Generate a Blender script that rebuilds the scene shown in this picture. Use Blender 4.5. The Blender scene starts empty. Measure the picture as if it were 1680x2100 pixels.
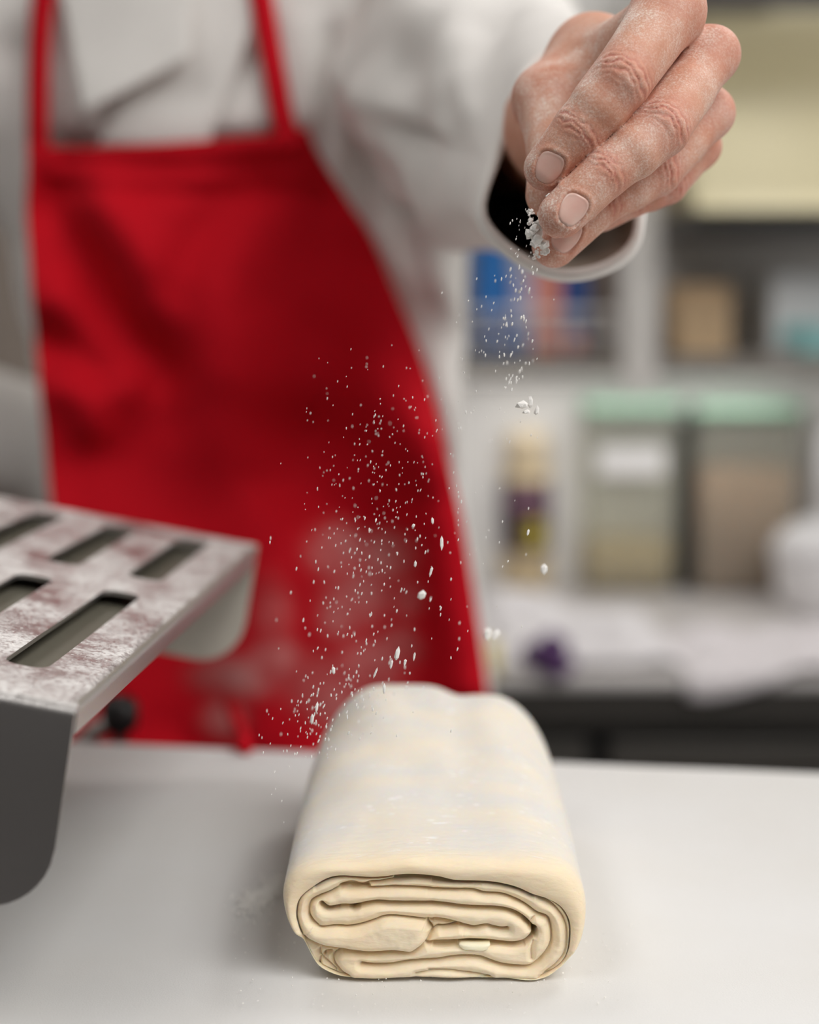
import bpy, bmesh, math, random
import numpy as np
from mathutils import Vector, Matrix
random.seed(7); rng = np.random.default_rng(7)
SC = bpy.context.scene; COL = SC.collection

# ---------------------------------------------------------------- camera
F = 3400.0; CX, CY = 840.0, 1050.0
Z0 = 1.0                                   # top of the conveyor belt
CAM = np.array([0, 0, Z0 + 0.24461679])
PITCH = math.atan((CY - 600) / F)
RT = np.array([1.0, 0, 0]); FW = np.array([0, math.cos(PITCH), -math.sin(PITCH)]); UP = np.array([0, math.sin(PITCH), math.cos(PITCH)])
cam_d = bpy.data.cameras.new('camera'); cam = bpy.data.objects.new('camera', cam_d); COL.objects.link(cam)
cam.location = CAM; cam.rotation_euler = (math.pi / 2 - PITCH, 0, 0)
cam_d.sensor_fit = 'HORIZONTAL'; cam_d.sensor_width = 24; cam_d.lens = 24 * F / 1680
cam_d.clip_start = 0.02; cam_d.clip_end = 50
cam_d.dof.use_dof = True; cam_d.dof.focus_distance = 0.592; cam_d.dof.aperture_fstop = 2.9
SC.camera = cam
# ---------------------------------------------------------------- world, lamps, exposure
wd = bpy.data.worlds.new('world'); SC.world = wd; wd.use_nodes = True
wd.node_tree.nodes['Background'].inputs[0].default_value = (0.9, 0.95, 1, 1)
wd.node_tree.nodes['Background'].inputs[1].default_value = 0.3
SC.view_settings.view_transform = 'Standard'; SC.view_settings.look = 'None'
SC.view_settings.gamma = 1; SC.view_settings.use_curve_mapping = False
SC.view_settings.exposure = -1.52
SC.cycles.max_bounces = 8; SC.cycles.diffuse_bounces = 6; SC.cycles.caustics_reflective = False; SC.cycles.caustics_refractive = False
SC.cycles.use_denoising = True
LAMPS = [  # x, y, size x, size y, watts  (ceiling panels at z = 2.66)
    (1.15, -0.80, 1.7, 1.7, 150), (-0.95, -0.30, 0.6, 1.2, 22), (1.00, 1.60, 0.6, 0.8, 34), (-0.75, 1.9, 0.6, 0.7, 22)]
CEIL = 2.7

# ---------------------------------------------------------------- pixel helpers (a pixel of the 1680x2100 frame to a point in space)
def ray(x, y): return RT * ((x - CX) / F) - UP * ((y - CY) / F) + FW
def un(x, y, t): return CAM + ray(x, y) * t
def at_z(x, y, z): d = ray(x, y); return CAM + d * ((z - CAM[2]) / d[2])
def at_y(x, y, Y): d = ray(x, y); return CAM + d * ((Y - CAM[1]) / d[1])
def crop1(p): return [(560 + a / 4.941, 1760 + b / 4.941) for a, b in p]
def crop2(p): return [(880 + a / 4.941, 1760 + b / 4.941) for a, b in p]

# ---------------------------------------------------------------- object helpers
def link(name, me, mat=None, parent=None, smooth=True):
    o = bpy.data.objects.new(name, me); COL.objects.link(o)
    if mat: me.materials.append(mat)
    if parent is not None: o.parent = parent
    if smooth and len(me.polygons): me.polygons.foreach_set('use_smooth', [True] * len(me.polygons))
    return o
def mesh(name, v, f, mat=None, parent=None, smooth=True):
    me = bpy.data.meshes.new(name); me.from_pydata([tuple(map(float, p)) for p in v], [], [tuple(int(i) for i in q) for q in f]); me.update()
    return link(name, me, mat, parent, smooth)
def mesh_np(name, v, quads, mat=None, parent=None):
    me = bpy.data.meshes.new(name); n = len(quads); k = quads.shape[1]
    me.vertices.add(len(v)); me.vertices.foreach_set('co', np.ascontiguousarray(v, dtype=np.float32).ravel())
    me.loops.add(n * k); me.loops.foreach_set('vertex_index', np.ascontiguousarray(quads, dtype=np.int32).ravel())
    me.polygons.add(n); me.polygons.foreach_set('loop_start', np.arange(0, n * k, k, dtype=np.int32))
    me.update(calc_edges=True); me.validate()
    return link(name, me, mat, parent, True)
def bmobj(name, bm, mat=None, parent=None, smooth=False):
    bmesh.ops.recalc_face_normals(bm, faces=bm.faces[:])
    me = bpy.data.meshes.new(name); bm.to_mesh(me); bm.free()
    return link(name, me, mat, parent, smooth)
def thing(name, label, cat, loc=(0, 0, 0), rz=0, group=None):
    o = bpy.data.objects.new(name, None); COL.objects.link(o); o.location = tuple(map(float, loc)); o.rotation_euler = (0, 0, rz)
    o.empty_display_size = 0.05
    return tag(o, label, cat, group)
def tag(o, label, cat, group=None, kind=None):
    o['label'] = label; o['category'] = cat
    if group: o['group'] = group
    if kind: o['kind'] = kind
    return o
def keep(parent):                      # children were modelled in world space: cancel the parent's transform
    bpy.context.view_layer.update()
    for c in parent.children: c.matrix_parent_inverse = parent.matrix_world.inverted()
def box(bm, lo, hi, bev=0.0, M=None):
    r = bmesh.ops.create_cube(bm, size=1)
    vs = r['verts']
    for v in vs: v.co = Vector([lo[i] + (hi[i] - lo[i]) * (v.co[i] + 0.5) for i in range(3)])
    if bev > 0:
        es = list({e for v in vs for e in v.link_edges})
        vs = list({v for f in bmesh.ops.bevel(bm, geom=es, offset=bev, segments=2, affect='EDGES', profile=0.5)['faces'] for v in f.verts} | {v for v in vs if v.is_valid})
    if M is not None:
        for v in vs: v.co = M @ v.co
    return vs
def boxobj(name, lo, hi, bev, mat, parent=None, M=None):
    bm = bmesh.new(); box(bm, lo, hi, bev, M); return bmobj(name, bm, mat, parent)
def lathe(name, prof, mat, parent=None, loc=(0, 0, 0), n=32):
    v = []; f = []
    for r, z in prof:
        for k in range(n): a = 2 * math.pi * k / n; v.append((loc[0] + r * math.cos(a), loc[1] + r * math.sin(a), loc[2] + z))
    for i in range(len(prof) - 1):
        for k in range(n): f.append((i * n + k, i * n + (k + 1) % n, (i + 1) * n + (k + 1) % n, (i + 1) * n + k))
    f.append(tuple(range(n))[::-1]); f.append(tuple((len(prof) - 1) * n + k for k in range(n)))
    return mesh(name, v, f, mat, parent)
def loft(name, rings, mat, parent=None, cap0=True, cap1=True):
    rings = [np.asarray(r, float) for r in rings]; n = len(rings[0]); m = len(rings)
    v = np.concatenate(rings); f = []
    for i in range(m - 1):
        for k in range(n): f.append((i * n + k, i * n + (k + 1) % n, (i + 1) * n + (k + 1) % n, (i + 1) * n + k))
    if cap0: f.append(tuple(range(n))[::-1])
    if cap1: f.append(tuple((m - 1) * n + k for k in range(n)))
    return mesh(name, v, f, mat, parent)
def tube(name, pts, radii, mat, parent=None, n=12):
    pts = [np.array(p, float) for p in pts]; rings = []; up = np.array([0.13, 0.21, 0.97])
    for i, p in enumerate(pts):
        d = pts[min(i + 1, len(pts) - 1)] - pts[max(i - 1, 0)]; d /= np.linalg.norm(d)
        a = np.cross(d, up); a /= np.linalg.norm(a); b = np.cross(a, d)
        r = radii[i] if hasattr(radii, '__len__') else radii
        rings.append([p + r * (math.cos(t) * a + math.sin(t) * b) for t in np.linspace(0, 2 * math.pi, n, endpoint=False)])
    return loft(name, rings, mat, parent)
def resample(p, n, closed=False):
    p = np.asarray(p, float)
    if closed: p = np.vstack([p, p[:1]])
    d = np.r_[0, np.cumsum(np.linalg.norm(np.diff(p, axis=0), axis=1))]
    s = np.linspace(0, d[-1], n, endpoint=not closed)
    return np.stack([np.interp(s, d, p[:, k]) for k in range(p.shape[1])], 1)
def catmull(p, per=8, closed=False):
    p = np.asarray(p, float); n = len(p); out = []
    for i in range(n if closed else n - 1):
        g = lambda j: p[j % n] if closed else p[min(max(j, 0), n - 1)]
        a, b, c, d = g(i - 1), g(i), g(i + 1), g(i + 2)
        for t in np.linspace(0, 1, per, endpoint=False):
            out.append(0.5 * (2 * b + (c - a) * t + (2 * a - 5 * b + 4 * c - d) * t * t + (3 * b - a - 3 * c + d) * t ** 3))
    if not closed: out.append(p[-1])
    return np.array(out)
def vnoise(P, scale, seed=0):          # smooth value noise, -1..1, P is (..., 3)
    r = np.random.default_rng(seed); T = r.uniform(-1, 1, 4096).astype(np.float32)
    q = np.asarray(P, np.float32) / scale; i = np.floor(q).astype(np.int64); f = q - i; f = f * f * (3 - 2 * f); out = 0
    for dx in (0, 1):
        for dy in (0, 1):
            for dz in (0, 1):
                h = ((i[..., 0] + dx) * 73856093 ^ (i[..., 1] + dy) * 19349663 ^ (i[..., 2] + dz) * 83492791) & 4095
                w = (f[..., 0] if dx else 1 - f[..., 0]) * (f[..., 1] if dy else 1 - f[..., 1]) * (f[..., 2] if dz else 1 - f[..., 2])
                out = out + T[h] * w
    return out
def setattr_f(o, name, vals):
    a = o.data.attributes.new(name, 'FLOAT', 'POINT'); a.data.foreach_set('value', np.asarray(vals, np.float32))

# ---------------------------------------------------------------- distance-field sculpting
class Field:
    def __init__(s, lo, hi, h):
        s.lo = np.array(lo, float); s.h = h; s.n = np.ceil((np.array(hi) - s.lo) / h).astype(int) + 1
        s.ax = [(s.lo[i] + h * np.arange(s.n[i])).astype(np.float32) for i in range(3)]
    def new(s, v=0.05): return np.full(s.n, v, np.float32)
    def window(s, pts, r):
        pts = np.asarray(pts); a = np.floor((pts.min(0) - r - s.lo) / s.h).astype(int); b = np.ceil((pts.max(0) + r - s.lo) / s.h).astype(int) + 1
        a = np.clip(a, 0, s.n); b = np.clip(b, 0, s.n)
        sl = tuple(slice(a[i], b[i]) for i in range(3))
        return sl, s.ax[0][sl[0]][:, None, None], s.ax[1][sl[1]][None, :, None], s.ax[2][sl[2]][None, None, :]
    def cone(s, f, a, b, ra, rb, k=0.0, sub=False):
        a = np.asarray(a, float); b = np.asarray(b, float); m = max(ra, rb) + max(k, .004) + 0.006
        sl, X, Y, Z = s.window([a, b], m)
        if 0 in f[sl].shape: return
        ab = b - a; L2 = max(float(ab @ ab), 1e-12)
        t = np.clip(((X - a[0]) * ab[0] + (Y - a[1]) * ab[1] + (Z - a[2]) * ab[2]) / L2, 0, 1)
        d = np.sqrt((X - a[0] - t * ab[0]) ** 2 + (Y - a[1] - t * ab[1]) ** 2 + (Z - a[2] - t * ab[2]) ** 2) - (ra + (rb - ra) * t)
        f[sl] = smin(f[sl], d, k) if not sub else smax(f[sl], -d, k)
    def ell(s, f, c, r, k=0.0, sub=False):
        c = np.asarray(c, float); r = np.asarray(r, float); m = r.max() + max(k, .004) + .006
        sl, X, Y, Z = s.window([c], m)
        if 0 in f[sl].shape: return
        q = np.sqrt(((X - c[0]) / r[0]) ** 2 + ((Y - c[1]) / r[1]) ** 2 + ((Z - c[2]) / r[2]) ** 2)
        d = (q - 1) * r.min()
        f[sl] = smin(f[sl], d, k) if not sub else smax(f[sl], -d, k)
    def surface(s, f):                  # naive surface nets
        ins = f < 0; n = s.n
        c = np.zeros(n - 1, np.int8)
        for dx in (0, 1):
            for dy in (0, 1):
                for dz in (0, 1): c += ins[dx:n[0] - 1 + dx, dy:n[1] - 1 + dy, dz:n[2] - 1 + dz]
        cells = np.argwhere((c > 0) & (c < 8)); idx = np.full(n - 1, -1, np.int64); idx[tuple(cells.T)] = np.arange(len(cells))
        acc = np.zeros((len(cells), 3)); cnt = np.zeros(len(cells))
        corners = [(i, j, k) for i in (0, 1) for j in (0, 1) for k in (0, 1)]
        for A in corners:
            for B in corners:
                if sum(abs(x - y) for x, y in zip(A, B)) != 1 or A > B: continue
                fa = f[tuple((cells + A).T)]; fb = f[tuple((cells + B).T)]; m = (fa < 0) != (fb < 0)
                t = np.where(m, fa / np.where(m, fa - fb, 1), 0)
                P = np.array(A) + t[:, None] * (np.array(B) - np.array(A)); acc += P * m[:, None]; cnt += m
        V = s.lo + s.h * (cells + acc / cnt[:, None]); Q = []
        for ax in range(3):
            a = [slice(None)] * 3; b = [slice(None)] * 3; a[ax] = slice(0, -1); b[ax] = slice(1, None)
            e = np.argwhere(ins[tuple(a)] != ins[tuple(b)]); o1, o2 = [i for i in range(3) if i != ax]
            e = e[(e[:, o1] > 0) & (e[:, o2] > 0) & (e[:, o1] < n[o1] - 1) & (e[:, o2] < n[o2] - 1)]
            u = np.zeros(3, int); w = np.zeros(3, int); u[o1] = 1; w[o2] = 1
            q = np.stack([idx[tuple((e - u - w).T)], idx[tuple((e - w).T)], idx[tuple(e.T)], idx[tuple((e - u).T)]], 1)
            flip = ins[tuple(e.T)] ^ (ax == 1)
            q[~flip] = q[~flip][:, ::-1]; Q.append(q)
        Q = np.concatenate(Q); Q = Q[(Q >= 0).all(1)]
        return V, Q
def smin(a, b, k):
    if k <= 0: return np.minimum(a, b)
    h = np.maximum(k - np.abs(a - b), 0) / k; return np.minimum(a, b) - h * h * k * 0.25
def smax(a, b, k): return -smin(-a, -b, k)

# ---------------------------------------------------------------- materials
def new_mat(name):
    m = bpy.data.materials.new(name); m.use_nodes = True; return m, m.node_tree.nodes, m.node_tree.links, m.node_tree.nodes['Principled BSDF']
def mat(name, col, rough=0.6, metal=0.0, var=0.0, vscale=20.0, bump=0.0, bscale=200.0, col2=None, sss=0.0, sssr=(1, .5, .3), sscale=.004, stretch=None, trans=0.0, ior=1.45, spec=None, emit=0.0, sheen=0.0):
    m, N, L, P = new_mat(name)
    P.inputs['Base Color'].default_value = (*col, 1); P.inputs['Roughness'].default_value = rough; P.inputs['Metallic'].default_value = metal
    if spec is not None: P.inputs['Specular IOR Level'].default_value = spec
    if trans: P.inputs['Transmission Weight'].default_value = trans; P.inputs['IOR'].default_value = ior
    if sss: P.inputs['Subsurface Weight'].default_value = sss; P.inputs['Subsurface Radius'].default_value = sssr; P.inputs['Subsurface Scale'].default_value = sscale
    if emit: P.inputs['Emission Color'].default_value = (*col, 1); P.inputs['Emission Strength'].default_value = emit
    if sheen: P.inputs['Sheen Weight'].default_value = sheen
    tc = N.new('ShaderNodeTexCoord'); src = tc.outputs['Object']
    if stretch:
        mp = N.new('ShaderNodeMapping'); mp.inputs['Scale'].default_value = stretch; L.new(src, mp.inputs[0]); src = mp.outputs[0]
    if var or col2:
        n = N.new('ShaderNodeTexNoise'); n.inputs['Scale'].default_value = vscale; n.inputs['Detail'].default_value = 5; L.new(src, n.inputs[0])
        r = N.new('ShaderNodeMapRange'); r.inputs[1].default_value = 0.3; r.inputs[2].default_value = 0.7; L.new(n.outputs[0], r.inputs[0])
        x = N.new('ShaderNodeMix'); x.data_type = 'RGBA'; L.new(r.outputs[0], x.inputs[0])
        c2 = col2 if col2 else tuple(max(0, c * (1 - var)) for c in col)
        x.inputs[6].default_value = (*col, 1); x.inputs[7].default_value = (*c2, 1); L.new(x.outputs[2], P.inputs['Base Color'])
    if bump:
        n = N.new('ShaderNodeTexNoise'); n.inputs['Scale'].default_value = bscale; n.inputs['Detail'].default_value = 4; L.new(src, n.inputs[0])
        b = N.new('ShaderNodeBump'); b.inputs['Strength'].default_value = bump; b.inputs['Distance'].default_value = 0.002; L.new(n.outputs[0], b.inputs['Height']); L.new(b.outputs[0], P.inputs['Normal'])
    return m
M_wall = mat('painted_wall', (.84, .83, .81), .7, var=.06, vscale=3, bump=.1, bscale=120)
M_ceil = mat('ceiling_paint', (.75, .74, .72), .8, var=.04, vscale=2)
M_floor = mat('floor_tiles', (.075, .068, .062), .5, var=.2, vscale=8)
M_belt = mat('belt_fabric', (.73, .73, .728), .75, var=.07, vscale=9, bump=.12, bscale=1500, col2=(.70, .69, .67))
M_steel = mat('brushed_steel', (.60, .59, .57), .32, 1.0, var=.15, vscale=60, bump=.08, bscale=400, stretch=(1, 12, 12))
M_dark = mat('dark_steel', (.045, .043, .042), .35, .3, var=.3, vscale=10)
M_black = mat('black_plastic', (.012, .012, .013), .35)
M_jacket = mat('jacket_cotton', (.84, .81, .78), .85, var=.03, vscale=30, bump=.15, bscale=900, sheen=.1)
M_inner_shade = mat('jacket_lining', (.42, .37, .31), .9, bump=.15, bscale=900)  # jacket cotton darkened for the shade on inner faces
M_sleeve_shade = mat('sleeve_lining', (.38, .32, .26), .9, bump=.15, bscale=900)  # cloth colour darkened for the shade inside the sleeve
M_trous = mat('trouser_cotton', (.06, .06, .07), .9, bump=.1, bscale=800)
M_hair = mat('hair_brown', (.09, .05, .03), .6, var=.4, vscale=200)
M_nail = mat('fingernail', (.80, .49, .42), .2, sss=.25, sssr=(1, .4, .3), sscale=.002, var=.12, vscale=150, col2=(.84, .58, .50))
M_flour = mat('flour', (.90, .88, .85), .95, sss=.2, sssr=(1, 1, 1), sscale=.001)
M_butter = mat('butter', (.93, .86, .66), .5, sss=.4, sssr=(1, .8, .4), sscale=.003)

def skin_material():
    m, N, L, P = new_mat('floured_skin')
    tc = N.new('ShaderNodeTexCoord')
    def noise(s, d=5, r=.6):
        n = N.new('ShaderNodeTexNoise'); n.inputs['Scale'].default_value = s; n.inputs['Detail'].default_value = d; n.inputs['Roughness'].default_value = r; L.new(tc.outputs['Object'], n.inputs[0]); return n.outputs[0]
    def rng_(o, a, b, c=0, d=1):
        r = N.new('ShaderNodeMapRange'); r.inputs[1].default_value = a; r.inputs[2].default_value = b; r.inputs[3].default_value = c; r.inputs[4].default_value = d; L.new(o, r.inputs[0]); return r.outputs[0]
    def mix(f, a, b):
        x = N.new('ShaderNodeMix'); x.data_type = 'RGBA'
        L.new(f, x.inputs[0])
        for i, c in ((6, a), (7, b)):
            if isinstance(c, tuple): x.inputs[i].default_value = (*c, 1)
            else: L.new(c, x.inputs[i])
        return x.outputs[2]
    def math_(op, a, b):
        x = N.new('ShaderNodeMath'); x.operation = op; x.use_clamp = True
        for i, c in enumerate((a, b)):
            if isinstance(c, (int, float)): x.inputs[i].default_value = c
            else: L.new(c, x.inputs[i])
        return x.outputs[0]
    red = N.new('ShaderNodeAttribute'); red.attribute_name = 'red'
    fl = N.new('ShaderNodeAttribute'); fl.attribute_name = 'flour'
    base = mix(rng_(noise(70), .35, .65), (.70, .36, .25), (.60, .28, .18))
    base = mix(math_('MULTIPLY', red.outputs['Fac'], rng_(noise(160), .2, .8, .45, 1)), base, (.56, .19, .14))
    grain = rng_(noise(1300, 6, .75), .47, .60)                       # powdery specks
    patch = rng_(noise(110, 4, .6), .36, .68)
    f = math_('MULTIPLY', math_('MULTIPLY', fl.outputs['Fac'], math_('ADD', math_('MULTIPLY', grain, .75), math_('MULTIPLY', patch, .3))), math_('ADD', patch, .25))
    base = mix(math_('MINIMUM', f, .9), base, (.90, .79, .71))
    L.new(base, P.inputs['Base Color'])
    P.inputs['Roughness'].default_value = .55
    P.inputs['Subsurface Weight'].default_value = .25; P.inputs['Subsurface Radius'].default_value = (1, .35, .2); P.inputs['Subsurface Scale'].default_value = .004
    b = N.new('ShaderNodeBump'); b.inputs['Strength'].default_value = .55; b.inputs['Distance'].default_value = .0006
    h = math_('ADD', math_('MULTIPLY', noise(650, 4, .7), .6), math_('MULTIPLY', noise(1600, 2), .4)); L.new(h, b.inputs['Height']); L.new(b.outputs[0], P.inputs['Normal'])
    return m
M_skin = skin_material()

def dough_material():
    m, N, L, P = new_mat('floured_dough')
    tc = N.new('ShaderNodeTexCoord'); fl = N.new('ShaderNodeAttribute'); fl.attribute_name = 'flour'
    mp = N.new('ShaderNodeMapping'); mp.inputs['Scale'].default_value = (.35, 1, 1); L.new(tc.outputs['Object'], mp.inputs[0])
    def noise(s, d=5, src=None):
        n = N.new('ShaderNodeTexNoise'); n.inputs['Scale'].default_value = s; n.inputs['Detail'].default_value = d; L.new(src or tc.outputs['Object'], n.inputs[0]); return n.outputs[0]
    def rg(o, a, b, c=0, d=1):
        r = N.new('ShaderNodeMapRange'); r.inputs[1].default_value = a; r.inputs[2].default_value = b; r.inputs[3].default_value = c; r.inputs[4].default_value = d; L.new(o, r.inputs[0]); return r.outputs[0]
    def mix(f, a, b):
        x = N.new('ShaderNodeMix'); x.data_type = 'RGBA'; L.new(f, x.inputs[0])
        for i, c in ((6, a), (7, b)):
            if isinstance(c, tuple): x.inputs[i].default_value = (*c, 1)
            else: L.new(c, x.inputs[i])
        return x.outputs[2]
    base = mix(rg(noise(45, 4), .3, .7), (.86, .72, .515), (.86, .755, .58))
    ff = N.new('ShaderNodeMath'); ff.operation = 'MULTIPLY'; L.new(fl.outputs['Fac'], ff.inputs[0]); L.new(rg(noise(60, 6, mp.outputs[0]), .3, .62, .45, 1), ff.inputs[1])
    base = mix(ff.outputs[0], base, (.70, .68, .645))
    sp = N.new('ShaderNodeMath'); sp.operation = 'MULTIPLY'; L.new(rg(noise(520, 3, mp.outputs[0]), .60, .68), sp.inputs[0]); L.new(fl.outputs['Fac'], sp.inputs[1])
    sq = N.new('ShaderNodeMath'); sq.operation = 'MULTIPLY'; L.new(sp.outputs[0], sq.inputs[0]); L.new(rg(noise(55, 3), .45, .62), sq.inputs[1])
    base = mix(sq.outputs[0], base, (.86, .85, .84))                # powdery flour specks
    L.new(base, P.inputs['Base Color']); P.inputs['Roughness'].default_value = .6; P.inputs['Specular IOR Level'].default_value = .3
    P.inputs['Subsurface Weight'].default_value = .5; P.inputs['Subsurface Radius'].default_value = (1, .5, .2); P.inputs['Subsurface Scale'].default_value = .0016
    b = N.new('ShaderNodeBump'); b.inputs['Strength'].default_value = .5; b.inputs['Distance'].default_value = .0010; L.new(noise(420, 6, mp.outputs[0]), b.inputs['Height']); L.new(b.outputs[0], P.inputs['Normal'])
    return m
M_dough = dough_material()

def apron_material():
    m, N, L, P = new_mat('apron_cotton')
    tc = N.new('ShaderNodeTexCoord'); fl = N.new('ShaderNodeAttribute'); fl.attribute_name = 'flour'
    n = N.new('ShaderNodeTexNoise'); n.inputs['Scale'].default_value = 35; n.inputs['Detail'].default_value = 4; L.new(tc.outputs['Object'], n.inputs[0])
    r = N.new('ShaderNodeMapRange'); r.inputs[1].default_value = .35; r.inputs[2].default_value = .65; r.inputs[3].default_value = .55; r.inputs[4].default_value = 1.25; L.new(n.outputs[0], r.inputs[0])
    k = N.new('ShaderNodeMath'); k.operation = 'MULTIPLY'; L.new(fl.outputs['Fac'], k.inputs[0]); L.new(r.outputs[0], k.inputs[1])
    x = N.new('ShaderNodeMix'); x.data_type = 'RGBA'; L.new(k.outputs[0], x.inputs[0]); x.inputs[6].default_value = (.58, .004, .014, 1); x.inputs[7].default_value = (.78, .42, .40, 1)
    L.new(x.outputs[2], P.inputs['Base Color']); P.inputs['Roughness'].default_value = .85; P.inputs['Specular IOR Level'].default_value = .15
    return m
M_apron = apron_material()

def guard_material():
    m, N, L, P = new_mat('floured_steel')
    tc = N.new('ShaderNodeTexCoord'); ge = N.new('ShaderNodeNewGeometry'); sx = N.new('ShaderNodeSeparateXYZ'); L.new(ge.outputs['Normal'], sx.inputs[0])
    def noise(s, d=5):
        n = N.new('ShaderNodeTexNoise'); n.inputs['Scale'].default_value = s; n.inputs['Detail'].default_value = d; n.inputs['Roughness'].default_value = .65; L.new(tc.outputs['Object'], n.inputs[0]); return n.outputs[0]
    def rg(o, a, b, c=0, d=1):
        r = N.new('ShaderNodeMapRange'); r.inputs[1].default_value = a; r.inputs[2].default_value = b; r.inputs[3].default_value = c; r.inputs[4].default_value = d; L.new(o, r.inputs[0]); return r.outputs[0]
    def ml(a, b, op='MULTIPLY'):
        x = N.new('ShaderNodeMath'); x.operation = op; x.use_clamp = True; L.new(a, x.inputs[0]); L.new(b, x.inputs[1]); return x.outputs[0]
    f = ml(ml(rg(noise(38, 6), .36, .70), rg(noise(520, 6), .38, .58, .15, 1)), rg(sx.outputs[2], .6, .9))
    f = ml(f, ml(rg(noise(800, 3), .62, .68), rg(sx.outputs[2], .5, .9)), 'ADD')
    x = N.new('ShaderNodeMix'); x.data_type = 'RGBA'; L.new(f, x.inputs[0]); x.inputs[6].default_value = (.60, .575, .565, 1); x.inputs[7].default_value = (.82, .80, .78, 1)
    L.new(x.outputs[2], P.inputs['Base Color'])
    L.new(rg(f, 0, .6, .92, 0), P.inputs['Metallic']); L.new(rg(f, 0, 1, .30, .9), P.inputs['Roughness'])
    b = N.new('ShaderNodeBump'); b.inputs['Strength'].default_value = .25; b.inputs['Distance'].default_value = .0006; L.new(noise(700, 4), b.inputs['Height']); L.new(b.outputs[0], P.inputs['Normal'])
    return m
M_guard = guard_material()
def glass_material(name, col, a):
    m, N, L, P = new_mat(name)
    t = N.new('ShaderNodeBsdfTransparent'); t.inputs[0].default_value = (*[min(1, c * 1.02) for c in col], 1)
    x = N.new('ShaderNodeMixShader'); x.inputs[0].default_value = a; P.inputs['Base Color'].default_value = (*col, 1); P.inputs['Roughness'].default_value = .25
    L.new(t.outputs[0], x.inputs[1]); L.new(P.outputs[0], x.inputs[2]); L.new(x.outputs[0], N['Material Output'].inputs[0]); return m
M_clear = glass_material('clear_plastic', (.84, .84, .80), .13)
M_film = glass_material('plastic_film', (.85, .84, .86), .8)

# ---------------------------------------------------------------- room
XL, XR, YB, YF_ = -2.3, 2.3, 2.32, -1.8
def struct(name, lo, hi, m):
    o = boxobj(name, lo, hi, 0, m); o['kind'] = 'structure'; return o
struct('floor', (XL - .1, YF_ - .1, -.1), (XR + .1, YB + .1, 0), M_floor)
struct('ceiling', (XL - .1, YF_ - .1, CEIL), (XR + .1, YB + .1, CEIL + .1), M_ceil)
struct('wall_back', (XL - .1, YB, 0), (XR + .1, YB + .1, CEIL), M_wall)
struct('wall_left', (XL - .1, YF_, 0), (XL, YB, CEIL), M_wall)
struct('wall_right', (XR, YF_, 0), (XR + .1, YB, CEIL), M_wall)
struct('wall_front', (XL - .1, YF_ - .1, 0), (XR + .1, YF_, CEIL), mat('wall_grey', (.035, .032, .03), .7, var=.1, vscale=3))
M_lamp = mat('lamp_diffuser', (1, .97, .93), .6, emit=2.0)
M_lframe = mat('lamp_frame', (.7, .7, .7), .5)
def ceiling_lamp(x, y, sx, sy, w, label):
    t = thing('ceiling_light', label, 'lamp', (x, y, CEIL)); z = CEIL
    bm = bmesh.new()
    for a, b in (((-sx / 2 - .03, -sy / 2 - .03), (sx / 2 + .03, -sy / 2)), ((-sx / 2 - .03, sy / 2), (sx / 2 + .03, sy / 2 + .03)), ((-sx / 2 - .03, -sy / 2), (-sx / 2, sy / 2)), ((sx / 2, -sy / 2), (sx / 2 + .03, sy / 2))):
        box(bm, (a[0], a[1], -.04), (b[0], b[1], 0))
    bmobj('frame', bm, M_lframe, t)
    boxobj('diffuser', (-sx / 2, -sy / 2, -.02), (sx / 2, sy / 2, -.005), 0, M_lamp, t)
    ld = bpy.data.lights.new('panel_light', 'AREA'); ld.shape = 'RECTANGLE'; ld.size = sx; ld.size_y = sy; ld.energy = w; ld.color = (1, .985, .965)
    lo = bpy.data.objects.new('panel_light', ld); COL.objects.link(lo); lo.parent = t; lo.location = (0, 0, -.03)
LAMP_LABELS = ['wide ceiling light panel to the right behind the camera', 'ceiling light panel over the slotted steel guard', 'ceiling light panel over the back counter bottles',
               'small ceiling light panel in the left back corner']
for a, lb in zip(LAMPS, LAMP_LABELS): ceiling_lamp(*a, lb)

# ---------------------------------------------------------------- dough sheeter: white belt, frame, housing
eF = at_z(200, 1516, Z0), at_z(1680, 1575, Z0)
ex = eF[1] - eF[0]; ex /= np.linalg.norm(ex); ey = np.array([-ex[1], ex[0], 0]); e0 = eF[0]
BM = Matrix(((ex[0], ey[0], 0, e0[0]), (ex[1], ey[1], 0, e0[1]), (0, 0, 1, Z0), (0, 0, 0, 1)))   # x along the far edge, y = 0 at far edge, z = 0 at belt top
sheeter = thing('dough_sheeter', 'dough sheeter with a wide white fabric conveyor belt under the folded dough', 'machine', (e0[0], e0[1], 0))
LB, WB = (-.36, 1.25), -.40
xs = np.linspace(*LB, 90); prof = [(WB, -.022)] + [(WB + .008 * (1 - math.cos(a)), -.010 + .010 * math.sin(a) ) for a in np.linspace(0, math.pi / 2, 5)]
ysn = np.r_[np.linspace(WB + .01, -.012, 40)]
prof += [(y, 0) for y in ysn] + [(-.010 + .010 * math.sin(a), -.010 + .010 * math.cos(a)) for a in np.linspace(.2, math.pi / 2, 5)] + [(0, -.022)]
v = []
for x in xs:
    for y, z in prof:
        P = np.array([x, y, 0.0]); dz = .0012 * vnoise(P, .11, 3) - .0006 if -.38 < y < -.015 else 0
        dy = .0016 * vnoise(P * [1, 0, 0], .05, 4) if y > -.03 else 0
        v.append(BM @ Vector((x, y + dy, z + (min(dz, 0) if True else 0))))
n = len(prof); f = [(i * n + j, (i + 1) * n + j, (i + 1) * n + j + 1, i * n + j + 1) for i in range(len(xs) - 1) for j in range(n - 1)]
f += [tuple(i * n for i in range(len(xs)))[::-1] + (), tuple(i * n + n - 1 for i in range(len(xs)))]
f += [tuple(range(n)), tuple((len(xs) - 1) * n + j for j in range(n))[::-1]]
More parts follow.
